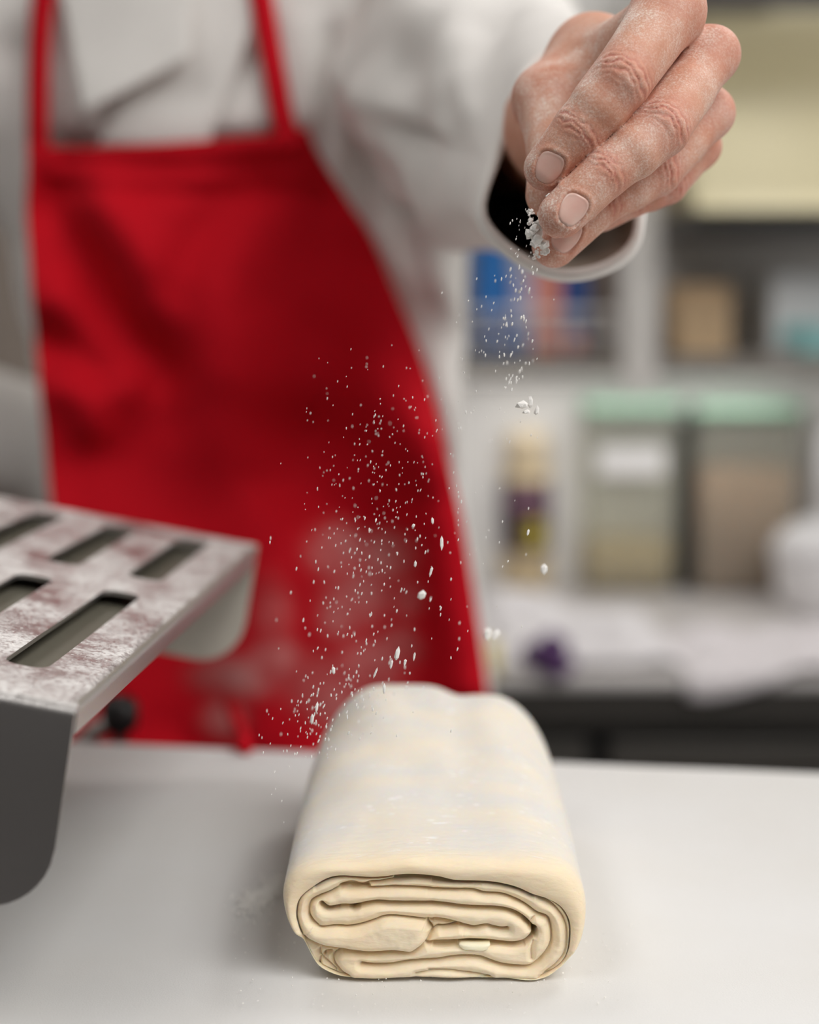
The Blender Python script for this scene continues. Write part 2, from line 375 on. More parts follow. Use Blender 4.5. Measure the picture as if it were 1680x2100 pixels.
mesh('conveyor_belt', v, f, M_belt, sheeter)
boxobj('belt_bed', (LB[0], WB + .01, -.10), (LB[1], -.012, -.022), .002, M_steel, sheeter, BM)
boxobj('base_cabinet', (LB[0] - .3, WB + .05, -.92), (.55, -.10, -.10), .004, M_steel, sheeter, BM)
for x in (LB[0] - .26, 1.15):
    for y in (WB + .06, -.10):
        boxobj('leg', (x, y, -1.0), (x + .04, y + .04, -.10 if x > 0 else -.92), .003, M_steel, sheeter, BM)
boxobj('roller_housing', (LB[0] - .32, WB, -.10), (LB[0] + .0, -.02, .17), .012, M_steel, sheeter, BM)
# black clamp knob past the far edge of the belt, on its own stem
kp = un(246, 1463, .965)
lathe('knob', [(.0001, -.011), (.008, -.0105), (.0105, -.006), (.0112, 0), (.010, .007), (.006, .0105), (.0001, .011)], M_black, sheeter, kp, 28)
tube('knob_stem', [kp + [0, 0, -.009], kp + [-.004, 0, -.05], kp + [-.012, -.02, -.085], kp + [-.012, -.09, -.09]], [.005, .005, .005, .005], M_dark, sheeter, 10)
tube('lever', [kp + [-.002, 0, -.004], kp + [-.014, 0, -.010], kp + [-.034, .005, -.03]], [.006, .0055, .005], M_steel, sheeter, 10)
keep(sheeter)

# ---------------------------------------------------------------- slotted safety guard (steel, floured)
gA = un(155, 1450, .527); gB = un(530, 1115, .527 * 1.62); gu = gB - gA; GL = np.linalg.norm(gu); gu /= GL
gv = np.array([-0.98167365, 0.0830562, 0.17151828]); gv -= gu * (gv @ gu); gv /= np.linalg.norm(gv); gn = np.cross(gu, gv); gn *= np.sign(gn[2])
GM = Matrix(((gv[0], gu[0], gn[0], gA[0]), (gv[1], gu[1], gn[1], gA[1]), (gv[2], gu[2], gn[2], gA[2]), (0, 0, 0, 1)))   # x = left, y = away, z = up
guard = thing('safety_guard', 'slotted stainless steel guard plate dusted with flour, tilted over the belt', 'guard', gA)
GW = .30; TH = .0018; R0 = .004
def slot_outline(cx, cy, hx, hy, r, nseg=6):
    pts = []
    for sx, sy, a0 in ((1, 1, 0), (-1, 1, 90), (-1, -1, 180), (1, -1, 270)):
        for k in range(nseg + 1):
            a = math.radians(a0 + 90 * k / nseg); pts.append((cx + sx * (hx - r) + r * math.cos(a), cy + sy * (hy - r) + r * math.sin(a)))
    return pts
bm = bmesh.new()
def slab_poly(bm, outer, inner):       # ring between two loops of equal length, with thickness TH
    n = len(outer); lay = []
    for z in (0, -TH): lay.append(([bm.verts.new(GM @ Vector((x, y, z))) for x, y in outer], [bm.verts.new(GM @ Vector((x, y, z))) for x, y in inner]))
    (o1, i1), (o2, i2) = lay
    for k in range(n):
        l = (k + 1) % n
        for q in ((o1[k], o1[l], i1[l], i1[k]), (o2[l], o2[k], i2[k], i2[l]), (i1[k], i1[l], i2[l], i2[k])):
            if len({tuple(round(c, 7) for c in p.co) for p in q}) >= 3: bm.faces.new(q)
xcells = [(R0, .0469)] + [(.0469 + .0373 * i, .0469 + .0373 * (i + 1)) for i in range(6)] + [(.2707, GW)]
ycells = [(R0, .184), (.184, GL - R0)]
slots_y = [(.0348, .168), (.2005, .309)]
for ci, (x0, x1) in enumerate(xcells):
    for ri, (y0, y1) in enumerate(ycells):
        cxs = .0284 + .0373 * ci
        if cxs + .012 > GW: 
            for z in (0, -TH): pass
            vs = [bm.verts.new(GM @ Vector(p)) for p in ((x0, y0, 0), (x1, y0, 0), (x1, y1, 0), (x0, y1, 0), (x0, y0, -TH), (x1, y0, -TH), (x1, y1, -TH), (x0, y1, -TH))]
            bm.faces.new(vs[:4]); bm.faces.new(vs[4:][::-1]); bm.faces.new((vs[1], vs[2], vs[6], vs[5])); continue
        s0, s1 = slots_y[ri]; r = .0055
        inner = slot_outline(cxs, (s0 + s1) / 2, .0077, (s1 - s0) / 2, r)
        # outer loop follows the cell rectangle at the matching angle: arcs collapse on the corners
        outer = []
        for (sx, sy) in ((1, 1), (-1, 1), (-1, -1), (1, -1)):
            for k in range(7): outer.append((x1 if sx > 0 else x0, y1 if sy > 0 else y0))
        slab_poly(bm, outer, inner)
bmesh.ops.remove_doubles(bm, verts=bm.verts[:], dist=1e-6)
bmobj('slotted_plate', bm, M_guard, guard)
# side lip along the right edge (rounded bend, 11 mm drop)
def lip_prof(drop, r):
    p = [(r - r * math.sin(a), -(r - r * math.cos(a))) for a in np.linspace(0, math.pi / 2, 6)] + [(0, -drop)]
    return p
def sheet_from_curve(name, curve, y0, y1, swap, m):
    # curve: list of (a, z); inner offset TH; swept from y0 to y1; swap = lip along y edge (a is x) or along x edge (a is y)
    c = np.array(curve); d = np.gradient(c, axis=0); d /= np.linalg.norm(d, axis=1)[:, None]; nrm = np.stack([-d[:, 1], d[:, 0]], 1)
    inn = c + nrm * TH * swap[1]
    bm = bmesh.new(); rows = []
    for s in (y0, y1):
        rows.append([bm.verts.new(GM @ Vector((p[0], s, p[1]) if swap[0] == 'x' else (s, p[0], p[1]))) for p in np.vstack([c, inn[::-1]])])
    n = len(rows[0])
    for k in range(n): bm.faces.new((rows[0][k], rows[0][(k + 1) % n], rows[1][(k + 1) % n], rows[1][k]))
    bm.faces.new(rows[0]); bm.faces.new(rows[1][::-1])
    return bmobj(name, bm, m, guard, True)
sheet_from_curve('side_lip', lip_prof(.0105, R0), R0, GL - R0, ('x', 1), M_guard)
def end_flange(name, y, sgn, drop):
    # flange hanging from the near (sgn=-1) or far (sgn=+1) edge, bottom right corner rounded
    R = .024; bm = bmesh.new(); layers = []
    top = [(y - sgn * R0 + sgn * R0 * math.sin(a), -(R0 - R0 * math.cos(a))) for a in np.linspace(0, math.pi / 2, 6)]
    cols = np.r_[[0.0], [.0008], R - R * np.cos(np.linspace(0.25, math.pi / 2, 9)), np.linspace(R + .01, GW, 14)]
    for off in (0, TH):
        rows = []
        for x in cols:
            bot = drop if x >= R else drop - R + math.sqrt(max(R * R - (R - x) ** 2, 0))
            col_ = [(yy - sgn * off, min(zz, -off * (1 if i < 5 else 0))) for i, (yy, zz) in enumerate(top)]
            zend = -bot
            col_ += [(y - sgn * off, -R0 + (zend + R0) * t) for t in (.33, .66, 1)]
            rows.append([bm.verts.new(GM @ Vector((x, a, b))) for a, b in col_])
        layers.append(rows)
    m = len(layers[0][0])
    for rows in layers:
        for i in range(len(cols) - 1):
            for j in range(m - 1): bm.faces.new((rows[i][j], rows[i + 1][j], rows[i + 1][j + 1], rows[i][j + 1]))
    A, B = layers
    for i in range(len(cols) - 1): bm.faces.new((A[i][-1], A[i + 1][-1], B[i + 1][-1], B[i][-1])); bm.faces.new((A[i][0], A[i + 1][0], B[i + 1][0], B[i][0]))
    for j in range(m - 1): bm.faces.new((A[0][j], A[0][j + 1], B[0][j + 1], B[0][j])); bm.faces.new((A[-1][j], A[-1][j + 1], B[-1][j + 1], B[-1][j]))
    return bmobj(name, bm, M_guard, guard, True)
end_flange('end_flange', 0, -1, .072); far_f = end_flange('end_flange', GL, 1, .066); far_f.data.materials.clear(); far_f.data.materials.append(mat('flour_filmed_steel', (.62, .58, .51), .6, .25, var=.12, vscale=60))  # far flange paler and duller: bounce light from the belt put into its colour
bm = bmesh.new(); box(bm, (.016, .012, -.0085), (GW, GL - .012, -.0070), 0, GM); bmobj('inner_plate', bm, mat('inner_grey', (.13, .12, .09), .6), guard)  # dark sheet added under the slots for the shade inside the guard
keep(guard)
for c in guard.children:
    if c.name[:3] in ('end', 'sid'): c.data.set_sharp_from_angle(angle=math.radians(40))

# ---------------------------------------------------------------- folded dough
YD = float(at_z(890, 2012, Z0)[1]); DL = .165
def toXZ(p): p = np.asarray(p, float); q = np.array([at_y(x, y, YD) for x, y in p]); return q[:, [0, 2]]
outline = [(640, 1779), (700, 1772), (800, 1769), (900, 1769), (1000, 1770), (1090, 1773), (1150, 1783), (1184, 1803), (1201, 1833), (1206, 1868), (1202, 1910), (1192, 1942), (1174, 1968), (1153, 1991),
           (1123, 2011), (1092, 2016), (1038, 2013), (977, 2013), (930, 2013), (880, 2011), (823, 2012), (772, 2016), (718, 2012), (685, 2006), (655, 1991), (641, 1974), (627, 1947), (618, 1931),
           (600, 1915), (588, 1893), (580, 1865), (578, 1838), (585, 1812), (605, 1792)]
seam0 = crop1([(310, 830), (270, 740), (245, 660), (230, 580), (245, 470), (300, 380), (420, 290), (560, 215), (700, 185), (910, 195), (1050, 205), (1300, 195), (1640, 200)]) + \
        crop2([(250, 235), (500, 245), (700, 265), (900, 315), (1050, 380), (1200, 420), (1330, 490), (1410, 600), (1440, 720), (1430, 900), (1390, 1040), (1300, 1140), (1150, 1228)]) + \
        [(1092, 2010), (1038, 2009), (977, 2009), (930, 2009), (880, 2007), (823, 2008), (772, 2012), (718, 2008), (686, 2002), (657, 1987), (644, 1971), (631, 1944), (625, 1932)]
c0 = np.array([890., 1895.])
def by_angle(p, n=240):
    p = catmull(p, 6, True); a = np.unwrap(np.arctan2((p[:, 1] - c0[1]) * 2.2, p[:, 0] - c0[0])); 
    if a[-1] < a[0]: p = p[::-1]; a = a[::-1]
    a = np.maximum.accumulate(a); t = np.linspace(-math.pi, math.pi, n, endpoint=False); out = []
    aa = np.r_[a - 2 * math.pi, a, a + 2 * math.pi]; pp = np.vstack([p, p, p])
    return np.stack([np.interp(t, aa, pp[:, 0]), np.interp(t, aa, pp[:, 1])], 1)
O = by_angle(outline); S = by_angle(seam0); OX = toXZ(O); SX = toXZ(S); n = len(O)
cen = np.array([toXZ([c0])[0][0], Z0 + .018])
dough = thing('folded_dough', 'block of pale folded pastry dough on the white belt, layers showing at its end', 'dough', (cen[0], YD + DL / 2, Z0))
# --- body loft
Rb, Rs = .008, .0022
rings = []
for a in np.linspace(math.pi, 0, 22):
    g = (1 - math.cos(a)) / 2; L_ = OX + (SX - OX) * g
    yy = Rb * (1 - math.sin(a)) if a < math.pi / 2 else Rs * (1 - math.sin(a))
    yy = yy + .0045 * (1 - np.clip(np.linalg.norm(SX - OX, axis=1) / .0028, 0, 1))
    rings.append(np.stack([L_[:, 0], np.full(n, YD) + yy, L_[:, 1]], 1))
def section(t):                        # t in 0..1 from front to back
    wx = 1 + .012 * math.sin(math.pi * t) - .02 * t
    hz = 1 + .52 * t ** 1.15
    q = OX.copy(); X = (q[:, 0] - cen[0]) * wx + cen[0] + .002 * t; Zr = (q[:, 1] - Z0)
    rel = np.clip((q[:, 0] - cen[0]) / .055, -1.2, 1.2)
    # back of the block is more domed, higher on its left
    dome = 1 - t * (.30 * np.abs(rel) ** 3) + t * .06 * np.exp(-((rel + .45) / .35) ** 2) - t * .035 * np.exp(-((rel - .22) / .16) ** 2)
    Zn = Zr * hz * np.where(Zr > .012, dome, 1); wob = .0009 * np.sin(9 * rel + 14 * t) * t
    return np.stack([X, np.full(n, YD + Rb + (DL - Rb) * t), Z0 + np.maximum(Zn + wob * (Zr > .02), .0)], 1)
for t in np.linspace(0.0, 1, 60)[1:]:
    q_ = section(t); q_[:, 1] += (.0045 * (1 - t)) * (1 - np.clip(np.linalg.norm(SX - OX, axis=1) / .0028, 0, 1)); rings.append(q_)
last = section(1.0); bc = np.array([cen[0] + .002, 0, Z0 + .026])
for a in np.linspace(0, math.pi / 2, 10)[1:]:
    s = 1 - .26 * (1 - math.cos(a)); q = last.copy(); q[:, 0] = bc[0] + (q[:, 0] - bc[0]) * (1 - .22 * (1 - math.cos(a))); q[:, 2] = np.maximum(bc[2] + (q[:, 2] - bc[2]) * (1 - .5 * (1 - math.cos(a))), Z0); q[:, 1] += .016 * math.sin(a); rings.append(q)
R_ = np.concatenate(rings); nz = vnoise(R_ * [1, .6, 1], .018, 5) * .0007 + vnoise(R_, .007, 6) * .00025
up_w = np.clip((R_[:, 2] - Z0 - .01) / .02, 0, 1); R_[:, 2] += nz * up_w
rings = list(R_.reshape(len(rings), n, 3))
body = loft('outer_wrap', rings, M_dough, dough, cap0=False, cap1=True)
yy = R_[:, 1] - YD; flour = np.clip((yy - .003) / .012, 0, 1) * np.clip((R_[:, 2] - Z0 - .012) / .015, .35, 1)
setattr_f(body, 'flour', flour)
# --- front face: layers pillow between traced seams
seams = [  # points, width px, depth mm
    (crop1([(430, 440), (500, 405), (590, 370), (670, 330), (760, 335), (900, 335), (1000, 335), (1150, 330), (1280, 325), (1450, 330), (1600, 343)]) + crop2([(0, 345), (250, 352), (430, 355), (560, 390), (740, 405), (880, 455), (1000, 520), (1100, 590), (1200, 630), (1235, 700), (1250, 800), (1240, 900), (1190, 990), (1110, 1080), (1020, 1130), (900, 1130), (760, 1115), (640, 1080), (540, 1045), (440, 1030), (330, 1030), (200, 1045), (80, 1065)]) + crop1([(1640, 1065), (1500, 1070), (1350, 1085), (1200, 1110), (1050, 1115), (900, 1100)]), 1.5, 2.2),
    (crop1([(430, 440), (380, 480), (360, 560), (375, 630), (430, 690), (500, 720), (640, 712), (780, 718), (900, 695), (1030, 655), (1130, 620), (1250, 615), (1400, 630), (1560, 650), (1620, 662)]) + crop2([(60, 655), (150, 665), (280, 700), (380, 725), (460, 738), (520, 725), (590, 715), (650, 735), (740, 750), (800, 745)]), 1.6, 2.5),
    (crop1([(670, 330), (720, 295), (800, 278), (870, 295), (920, 295), (1000, 275), (1100, 270), (1200, 250), (1330, 235), (1450, 225), (1620, 238)]) + crop2([(40, 246), (150, 255), (400, 258), (520, 252)]), 1.6, 2.2),
    (crop1([(490, 490), (550, 535), (620, 535), (700, 520), (800, 520), (880, 508), (960, 492), (1060, 480), (1200, 488), (1400, 490), (1620, 490)]) + crop2([(0, 490), (150, 500), (300, 520), (480, 535), (650, 540), (780, 555), (880, 590), (960, 640), (1020, 700), (1060, 750)]), 2.6, 6.0),
    (crop2([(1070, 760), (1050, 810), (1000, 860), (940, 890), (840, 905), (700, 892), (600, 882), (450, 877), (300, 880), (60, 885)]) + crop1([(1600, 888), (1540, 890)]), 2.4, 4.5),
    (crop1([(310, 830), (400, 880), (500, 920), (640, 945), (800, 965), (950, 980), (1080, 980), (1200, 970), (1300, 975), (1390, 985), (1460, 950), (1540, 885), (1600, 800), (1620, 760), (1580, 700), (1570, 650)]), 2.0, 3.5),
    (crop2([(0, 820), (40, 770), (90, 740), (150, 740), (260, 720), (300, 705)]), 1.6, 2.5),
    (crop1([(690, 965), (630, 1010), (610, 1070), (630, 1130), (690, 1190), (750, 1230)]), 1.4, 1.6),
    (crop1([(520, 1030), (540, 1000), (590, 985)]), 1.6, 1.5), (crop1([(480, 1060), (470, 1140), (560, 1190), (690, 1222)]), 1.3, 1.2), (crop1([(480, 930), (470, 1000), (500, 1060), (570, 1120), (640, 1180)]), 1.3, 1.0),
    (crop2([(1120, 405), (1250, 490), (1340, 590), (1390, 690), (1405, 790), (1400, 920), (1370, 1010), (1290, 1110), (1180, 1200)]), 1.2, 1.4),
    (crop2([(0, 1160), (200, 1160), (350, 1180), (500, 1200), (620, 1230)]), 1.1, .8), (crop1([(1450, 1195), (1640, 1162)]), 1.0, .6),
    (crop2([(1060, 860), (1040, 950), (1045, 1040)]), 1.0, .5), (crop2([(1030, 660), (1075, 615), (1130, 605)]), 1.0, .6),
    (seam0[:7], 1.1, .7), (seam0[6:18], 1.8, 3.0), (seam0[17:26], 1.2, 1.1)]
holes = [(crop1([(500, 500), (560, 540), (620, 530), (660, 525)]), 4.2, 9), (crop1([(790, 530), (820, 540), (870, 520)]), 4.0, 9), (crop1([(690, 318), (760, 305), (850, 312), (960, 318)]), 5.0, 4), (crop2([(1070, 735), (1078, 775), (1070, 800)]), 5.5, 12),
         (crop2([(960, 640), (1030, 715)]), 4.0, 6), (crop2([(1040, 830), (980, 880), (900, 905)]), 3.2, 6), (crop2([(60, 905), (150, 915), (270, 905)]), 5.0, 4), (crop2([(620, 905), (720, 905), (860, 915), (960, 900)]), 4.0, 4),
         (crop1([(1240, 220), (1400, 208), (1640, 222)]), 4.0, 3.5), (crop2([(0, 222), (200, 240), (330, 245)]), 3.5, 3.5), (crop2([(400, 245), (560, 255), (720, 272), (880, 312)]), 3.0, 4)]
ST = 1.15; gx = np.arange(598, 1180, ST); gy = np.arange(1790, 2020, ST); W_, H_ = len(gx), len(gy)
PX, PY = np.meshgrid(gx, gy)
def inside(poly, X, Y):
    poly = np.asarray(poly); r = np.zeros(X.shape, bool); m = len(poly)
    for i in range(m):
        x1, y1 = poly[i]; x2, y2 = poly[(i + 1) % m]
        if y1 == y2: continue
        r ^= ((y1 > Y) != (y2 > Y)) & (X < (x2 - x1) * (Y - y1) / (y2 - y1) + x1)
    return r
dist = np.full((H_, W_), 99.); deep = np.zeros((H_, W_)); 
def stamp(pts, w, dmm, rad=16, base=True):
    P = catmull(pts, 6); P = resample(P, max(3, int(np.linalg.norm(np.diff(P, axis=0), axis=1).sum() / .9)))
    dl = np.full((H_, W_), 99.)
    for x, y in P:
        i0, i1 = max(0, int((x - rad - gx[0]) / ST)), min(W_, int((x + rad - gx[0]) / ST) + 1); j0, j1 = max(0, int((y - rad - gy[0]) / ST)), min(H_, int((y + rad - gy[0]) / ST) + 1)
        if i0 >= i1 or j0 >= j1: continue
        s = np.s_[j0:j1, i0:i1]; dl[s] = np.minimum(dl[s], np.hypot(PX[s] - x, PY[s] - y))
    return dl
for pts, w, dmm in seams:
    dl = stamp(pts, w, dmm); fade = min(1, dmm / 2); dist = np.minimum(dist, dl + (1 - fade) * 6); deep = np.maximum(deep, .6 * dmm * np.exp(-(dl / (w * 1.5)) ** 2))
for pts, w, dmm in holes:
    dl = stamp(pts, w, dmm, 20); deep = np.maximum(deep, dmm * np.exp(-(dl / w) ** 4))
RR = 17.0; q = np.clip(dist / RR, 0, 1); pillow = 4.4 * (1 - q) ** 1.7
def region(poly, mm, soft):            # signed smooth offset of a region, mm > 0 moves it back
    dl = stamp(list(poly) + [poly[0]], 1, 1, 24); m = inside(catmull(poly, 6, True), PX, PY); sd = np.where(m, dl, -dl)
    return mm / (1 + np.exp(-np.clip(sd / soft, -20, 20)))
lobe = crop1([(430, 700), (640, 712), (780, 718), (900, 695), (1030, 655), (1130, 620), (1250, 615), (1400, 630), (1560, 650), (1590, 710), (1620, 760), (1540, 885), (1460, 950), (1390, 985), (1200, 970), (950, 980), (640, 945), (480, 910), (330, 840)])
off = region(lobe, -2.6, 5)
off += region(crop1([(1000, 265), (1300, 225), (1640, 225)]) + crop2([(400, 250), (300, 300), (0, 300)]) + crop1([(1300, 300), (1000, 320)]), .6, 6)
off += region(crop1([(330, 870), (480, 925), (700, 960), (640, 1010), (620, 1080), (660, 1180), (560, 1190), (440, 1090)]), 3.0, 5)
off += region(crop2([(0, 655), (300, 705), (90, 740), (20, 800), (-60, 760)]), 3.0, 4)
off += region(crop2([(380, 730), (800, 750), (900, 830), (600, 870), (380, 860)]), .8, 8)
off += region(crop2([(500, 250), (800, 300), (1000, 380), (1150, 440), (1000, 500), (760, 400), (480, 350)]), 1.0, 10)
lat = np.stack([PX, PX * 0, PY], -1)
yy = YD + .0010 + 1e-3 * (deep * .95 + pillow * .8 + off) + 1e-3 * (.25 * vnoise(lat, 26, 8) + .10 * vnoise(lat, 9, 9))
ins_ = inside(np.array(S), PX, PY) | (stamp(seam0 + seam0[:1], 1, 1) < 1.6) | (inside(catmull(outline, 6, True), PX, PY) & (PY > 1962))
edge_b = stamp([(1192, 1945), (1174, 1968), (1153, 1991), (1123, 2011), (1092, 2016), (1038, 2013), (977, 2013), (930, 2013), (880, 2011), (823, 2012), (772, 2016), (718, 2012), (685, 2006), (655, 1991), (641, 1974), (627, 1947)], 1, 1)
yy = yy + 1e-3 * 3.0 * (1 - np.sqrt(1 - (1 - np.clip(edge_b / 14, 0, 1)) ** 2))
flat = np.stack([PX.ravel(), PY.ravel()], 1)
rr = np.array([RT * ((x - CX) / F) - UP * ((y - CY) / F) + FW for x, y in flat]) if False else (RT[None] * ((flat[:, :1] - CX) / F) - UP[None] * ((flat[:, 1:] - CY) / F) + FW[None])
Pf = CAM + rr * ((YD - CAM[1]) / rr[:, 1])[:, None]; Pf[:, 1] = yy.ravel(); Pf[:, 2] = np.maximum(Pf[:, 2], Z0 + .0003)
# split the face into its layers: flood fill between seams
wall = (dist < 2.1).ravel(); lab = np.full(H_ * W_, -1, int); okf = ins_.ravel(); nl = 0; sizes = []
for s in range(H_ * W_):
    if lab[s] >= 0 or wall[s] or not okf[s]: continue
    st = [s]; lab[s] = nl; c = 0
    while st:
        k = st.pop(); c += 1; i = k % W_
        for m_ in ((k - 1) if i else -1, (k + 1) if i < W_ - 1 else -1, k - W_, k + W_):
            if 0 <= m_ < H_ * W_ and lab[m_] < 0 and not wall[m_] and okf[m_]: lab[m_] = nl; st.append(m_)
    sizes.append(c); nl += 1
big = [i for i in range(nl) if sizes[i] > 350]
L2 = np.where(np.isin(lab, big), lab, -1).reshape(H_, W_)
for _ in range(60):                    # grow the labels over the seams
    if (L2 >= 0).all(): break
    for sh in ((0, 1), (0, -1), (1, 0), (-1, 0)):
        nb = np.roll(L2, sh, (0, 1)); L2 = np.where(L2 < 0, nb, L2)
qi = np.array([[j * W_ + i, j * W_ + i + 1, (j + 1) * W_ + i + 1, (j + 1) * W_ + i] for j in range(H_ - 1) for i in range(W_ - 1)])
qok = okf[qi].all(1); qi = qi[qok]; ql = L2.ravel()[qi[:, 0]]
for b in big:
    Q = qi[ql == b]
    if len(Q) < 50: continue
    used, inv = np.unique(Q, return_inverse=True); o = mesh_np('dough_layer', Pf[used], inv.reshape(-1, 4)[:, ::-1], M_dough, dough)
    setattr_f(o, 'flour', np.zeros(len(used)))
# butter chip caught between two layers
chip = catmull(crop2([(312, 884), (450, 880), (612, 882), (606, 925), (585, 945), (520, 957), (430, 945), (340, 936)]), 5, True)
cX = toXZ(chip); cc = cX.mean(0); rg_ = []
for s, dy in ((1, .0035), (1, -.0002), (.93, -.0010), (.7, -.0016), (.3, -.0018)):
    rg_.append(np.stack([cc[0] + (cX[:, 0] - cc[0]) * s, np.full(len(cX), YD + .002 + dy), cc[1] + (cX[:, 1] - cc[1]) * s], 1))
loft('butter_chip', rg_, M_butter, dough)
keep(dough)

# ---------------------------------------------------------------- person
person = thing('person', 'baker in a white double-breasted jacket and red bib apron, sprinkling flour with one hand', 'person', (-.13, 1.28, 0))
def cp(x, y, t): return un(x, y, t)
fingers = {  # joints: pixel x, y, depth m, radius m
    'index':  [(1372, 22, .604, .0128), (1274, 166, .586, .0108), (1190, 264, .590, .0094), (1121, 345, .596, .0079)],
    'middle': [(1459, 112, .616, .0098), (1357, 264, .594, .0103), (1243, 355, .590, .0086), (1152, 441, .591, .0081)],
    'ring':   [(1452, 232, .635, .0094), (1345, 350, .620, .0097), (1237, 410, .615, .0085), (1137, 503, .613, .0080)],
    'little': [(1432, 300, .655, .0082), (1368, 378, .642, .0078), (1300, 405, .640, .0070), (1235, 440, .642, .0064)]}
thumb = [(1215, 120, .668, .0165), (1122, 205, .652, .0125), (1140, 310, .632, .0105), (1125, 400, .618, .0085)]
wrist = cp(1172, 262, .705); hand_c = cp(1290, 170, .668)
NV = -FW                                # towards the camera
hh = .00065
allp = [cp(*j[:3]) for fs in list(fingers.values()) + [thumb] for j in fs] + [wrist, cp(1150, 270, .76)]
lo = np.min(allp, 0) - .036; hi = np.max(allp, 0) + .036
Fd = Field(lo, hi, hh)
palm = Fd.new()
Wp = {k: cp(1172 + d[0], 262 + d[1], .692 + d[2]) for k, d in {'index': (28, -70, -.01), 'middle': (40, -35, -.008), 'ring': (42, 0, -.004), 'little': (30, 40, 0)}.items()}
for k, fs in fingers.items():
    a = cp(*fs[0][:3]); mid = Wp[k] * .45 + a * .55
    Fd.cone(palm, a, Wp[k], fs[0][3] * .93, .0125, .007)
ks = list(fingers)
for k1, k2 in zip(ks, ks[1:]):          # web between neighbouring knuckles
    a = cp(*fingers[k1][0][:3]); b = cp(*fingers[k2][0][:3]); m1 = (a + b) / 2 * .72 + (Wp[k1] + Wp[k2]) / 2 * .28
    Fd.cone(palm, m1, (Wp[k1] + Wp[k2]) / 2, .0085, .012, .006)
Fd.cone(palm, wrist, cp(1165, 268, .672), .0245, .020, .012)
Fd.cone(palm, wrist, cp(1120, 275, .80), .0265, .030, .012)
# thumb: base, web and phalanges
tj = [cp(*j[:3]) for j in thumb]
Fd.cone(palm, cp(1180, 230, .69), tj[0], .018, .0155, .012)
Fd.cone(palm, tj[0], tj[1], .0150, .0128, .008)
Fd.cone(palm, tj[0], cp(1300, 110, .635), .012, .010, .012)
Fd.cone(palm, tj[1], cp(1260, 160, .64), .008, .008, .010)
tf = Fd.new(); Fd.cone(tf, tj[1], tj[2], .0124, .0105, .003); Fd.cone(tf, tj[2], tj[3], .0105, .0085, .003)
f = smin(palm, tf, .005)
def seg_frame(a, b, tilt=0.0):
    ax = b - a; ax = ax / np.linalg.norm(ax); d = NV - ax * (NV @ ax); d /= np.linalg.norm(d); s = np.cross(ax, d)
    if tilt: d, s = d * math.cos(tilt) + s * math.sin(tilt), s * math.cos(tilt) - d * math.sin(tilt)
    return ax, d, s
# which way is the lower right side of a finger
NAILS = []; CRE = []
for k, fs in fingers.items():
    J = [cp(*j[:3]) for j in fs]; r = [j[3] for j in fs]; g = Fd.new()
    Fd.cone(g, J[0], J[1], r[0], r[1], 0)
    mid = (J[0] + J[1]) / 2; Fd.cone(g, J[1], J[2], r[1], r[2] * 1.03, .001); Fd.cone(g, J[0] * .5 + J[1] * .5, J[1] * .5 + J[2] * .5, r[1] * 1.01, r[1] * 1.0, .001); Fd.cone(g, J[2], J[3], r[2] * 1.03, r[3] * 1.04, .001)
    # knuckle pads and a slight waist between joints
    for j in (1, 2):
        ax, d, s = seg_frame(J[j - 1], J[j + 1]); Fd.ell(g, J[j] + d * r[j] * .06, [r[j] * .99] * 3, 0)
    # creases over the joints
    for j, amp, per, spread in ((1, .00042, .0028, .0050), (2, .00033, .0022, .0038)):
        ax, d, s = seg_frame(J[j - 1], J[j + 1]); sl, X, Y, Z = Fd.window([J[j]], r[j] + .010)
        if 0 in g[sl].shape: continue
        X = X - J[j][0]; Y = Y - J[j][1]; Z = Z - J[j][2]
        u = X * ax[0] + Y * ax[1] + Z * ax[2]; w = X * d[0] + Y * d[1] + Z * d[2]; e = X * s[0] + Y * s[1] + Z * s[2]
        rad = np.sqrt(w * w + e * e) + 1e-6; dors = np.clip((w / rad - .15) / .5, 0, 1)
        ph = u + .0006 * np.sin(e * 380 + j) - .16 * e * e / .008 + .0003 * np.sin(e * 1400 + 2 * j) + .0005 * np.sin(u * 900 + e * 500)
        cr = np.cos(2 * math.pi * ph / per); cr = np.where(cr > 0, cr ** 2, cr * .25)
        g[sl] += amp * cr * np.exp(-(u / spread) ** 2) * dors * 1.6; CRE.append((J[j], ax, d, s, per, spread, j))
    # nail bed
    if k != 'little':
        ax, d, s = seg_frame(J[2], J[3], {'index': -.16, 'middle': -.26, 'ring': -.10}[k]); tw = -.32
        na = ax * math.cos(tw) + s * math.sin(tw); ns = s * math.cos(tw) - ax * math.sin(tw)
        nc = J[3] - ax * {'index': .0016, 'middle': .0030, 'ring': .0036}[k]; hl, hw = (.0056, .0047) if k != 'ring' else (.0062, .0050)
        NAILS.append((k, J, r, ax, d, s, na, ns, nc, hl, hw))
    f_k = smin(palm, g, .006); f = np.minimum(f, f_k)
for (k, J, r, ax, d, s, na, ns, nc, hl, hw) in NAILS:
    sl, X, Y, Z = Fd.window([nc + d * r[3]], .014); X = X - nc[0]; Y = Y - nc[1]; Z = Z - nc[2]
    u = (X * na[0] + Y * na[1] + Z * na[2]) / hl; e = (X * ns[0] + Y * ns[1] + Z * ns[2]) / hw; w = X * d[0] + Y * d[1] + Z * d[2]
    q = (np.abs(u) ** 3 + np.abs(e) ** 3) ** (1 / 3.0); m = w > r[3] * .45
    bed = np.clip((1.06 - q) / .12, 0, 1); rim = np.exp(-((q - 1.22) / .16) ** 2) * np.where(u > .75, .25, 1)
    f[sl] += np.where(m, .00065 * bed - .00050 * rim, 0)
V, Q = Fd.surface(f)
Vh, Qh = V, Q
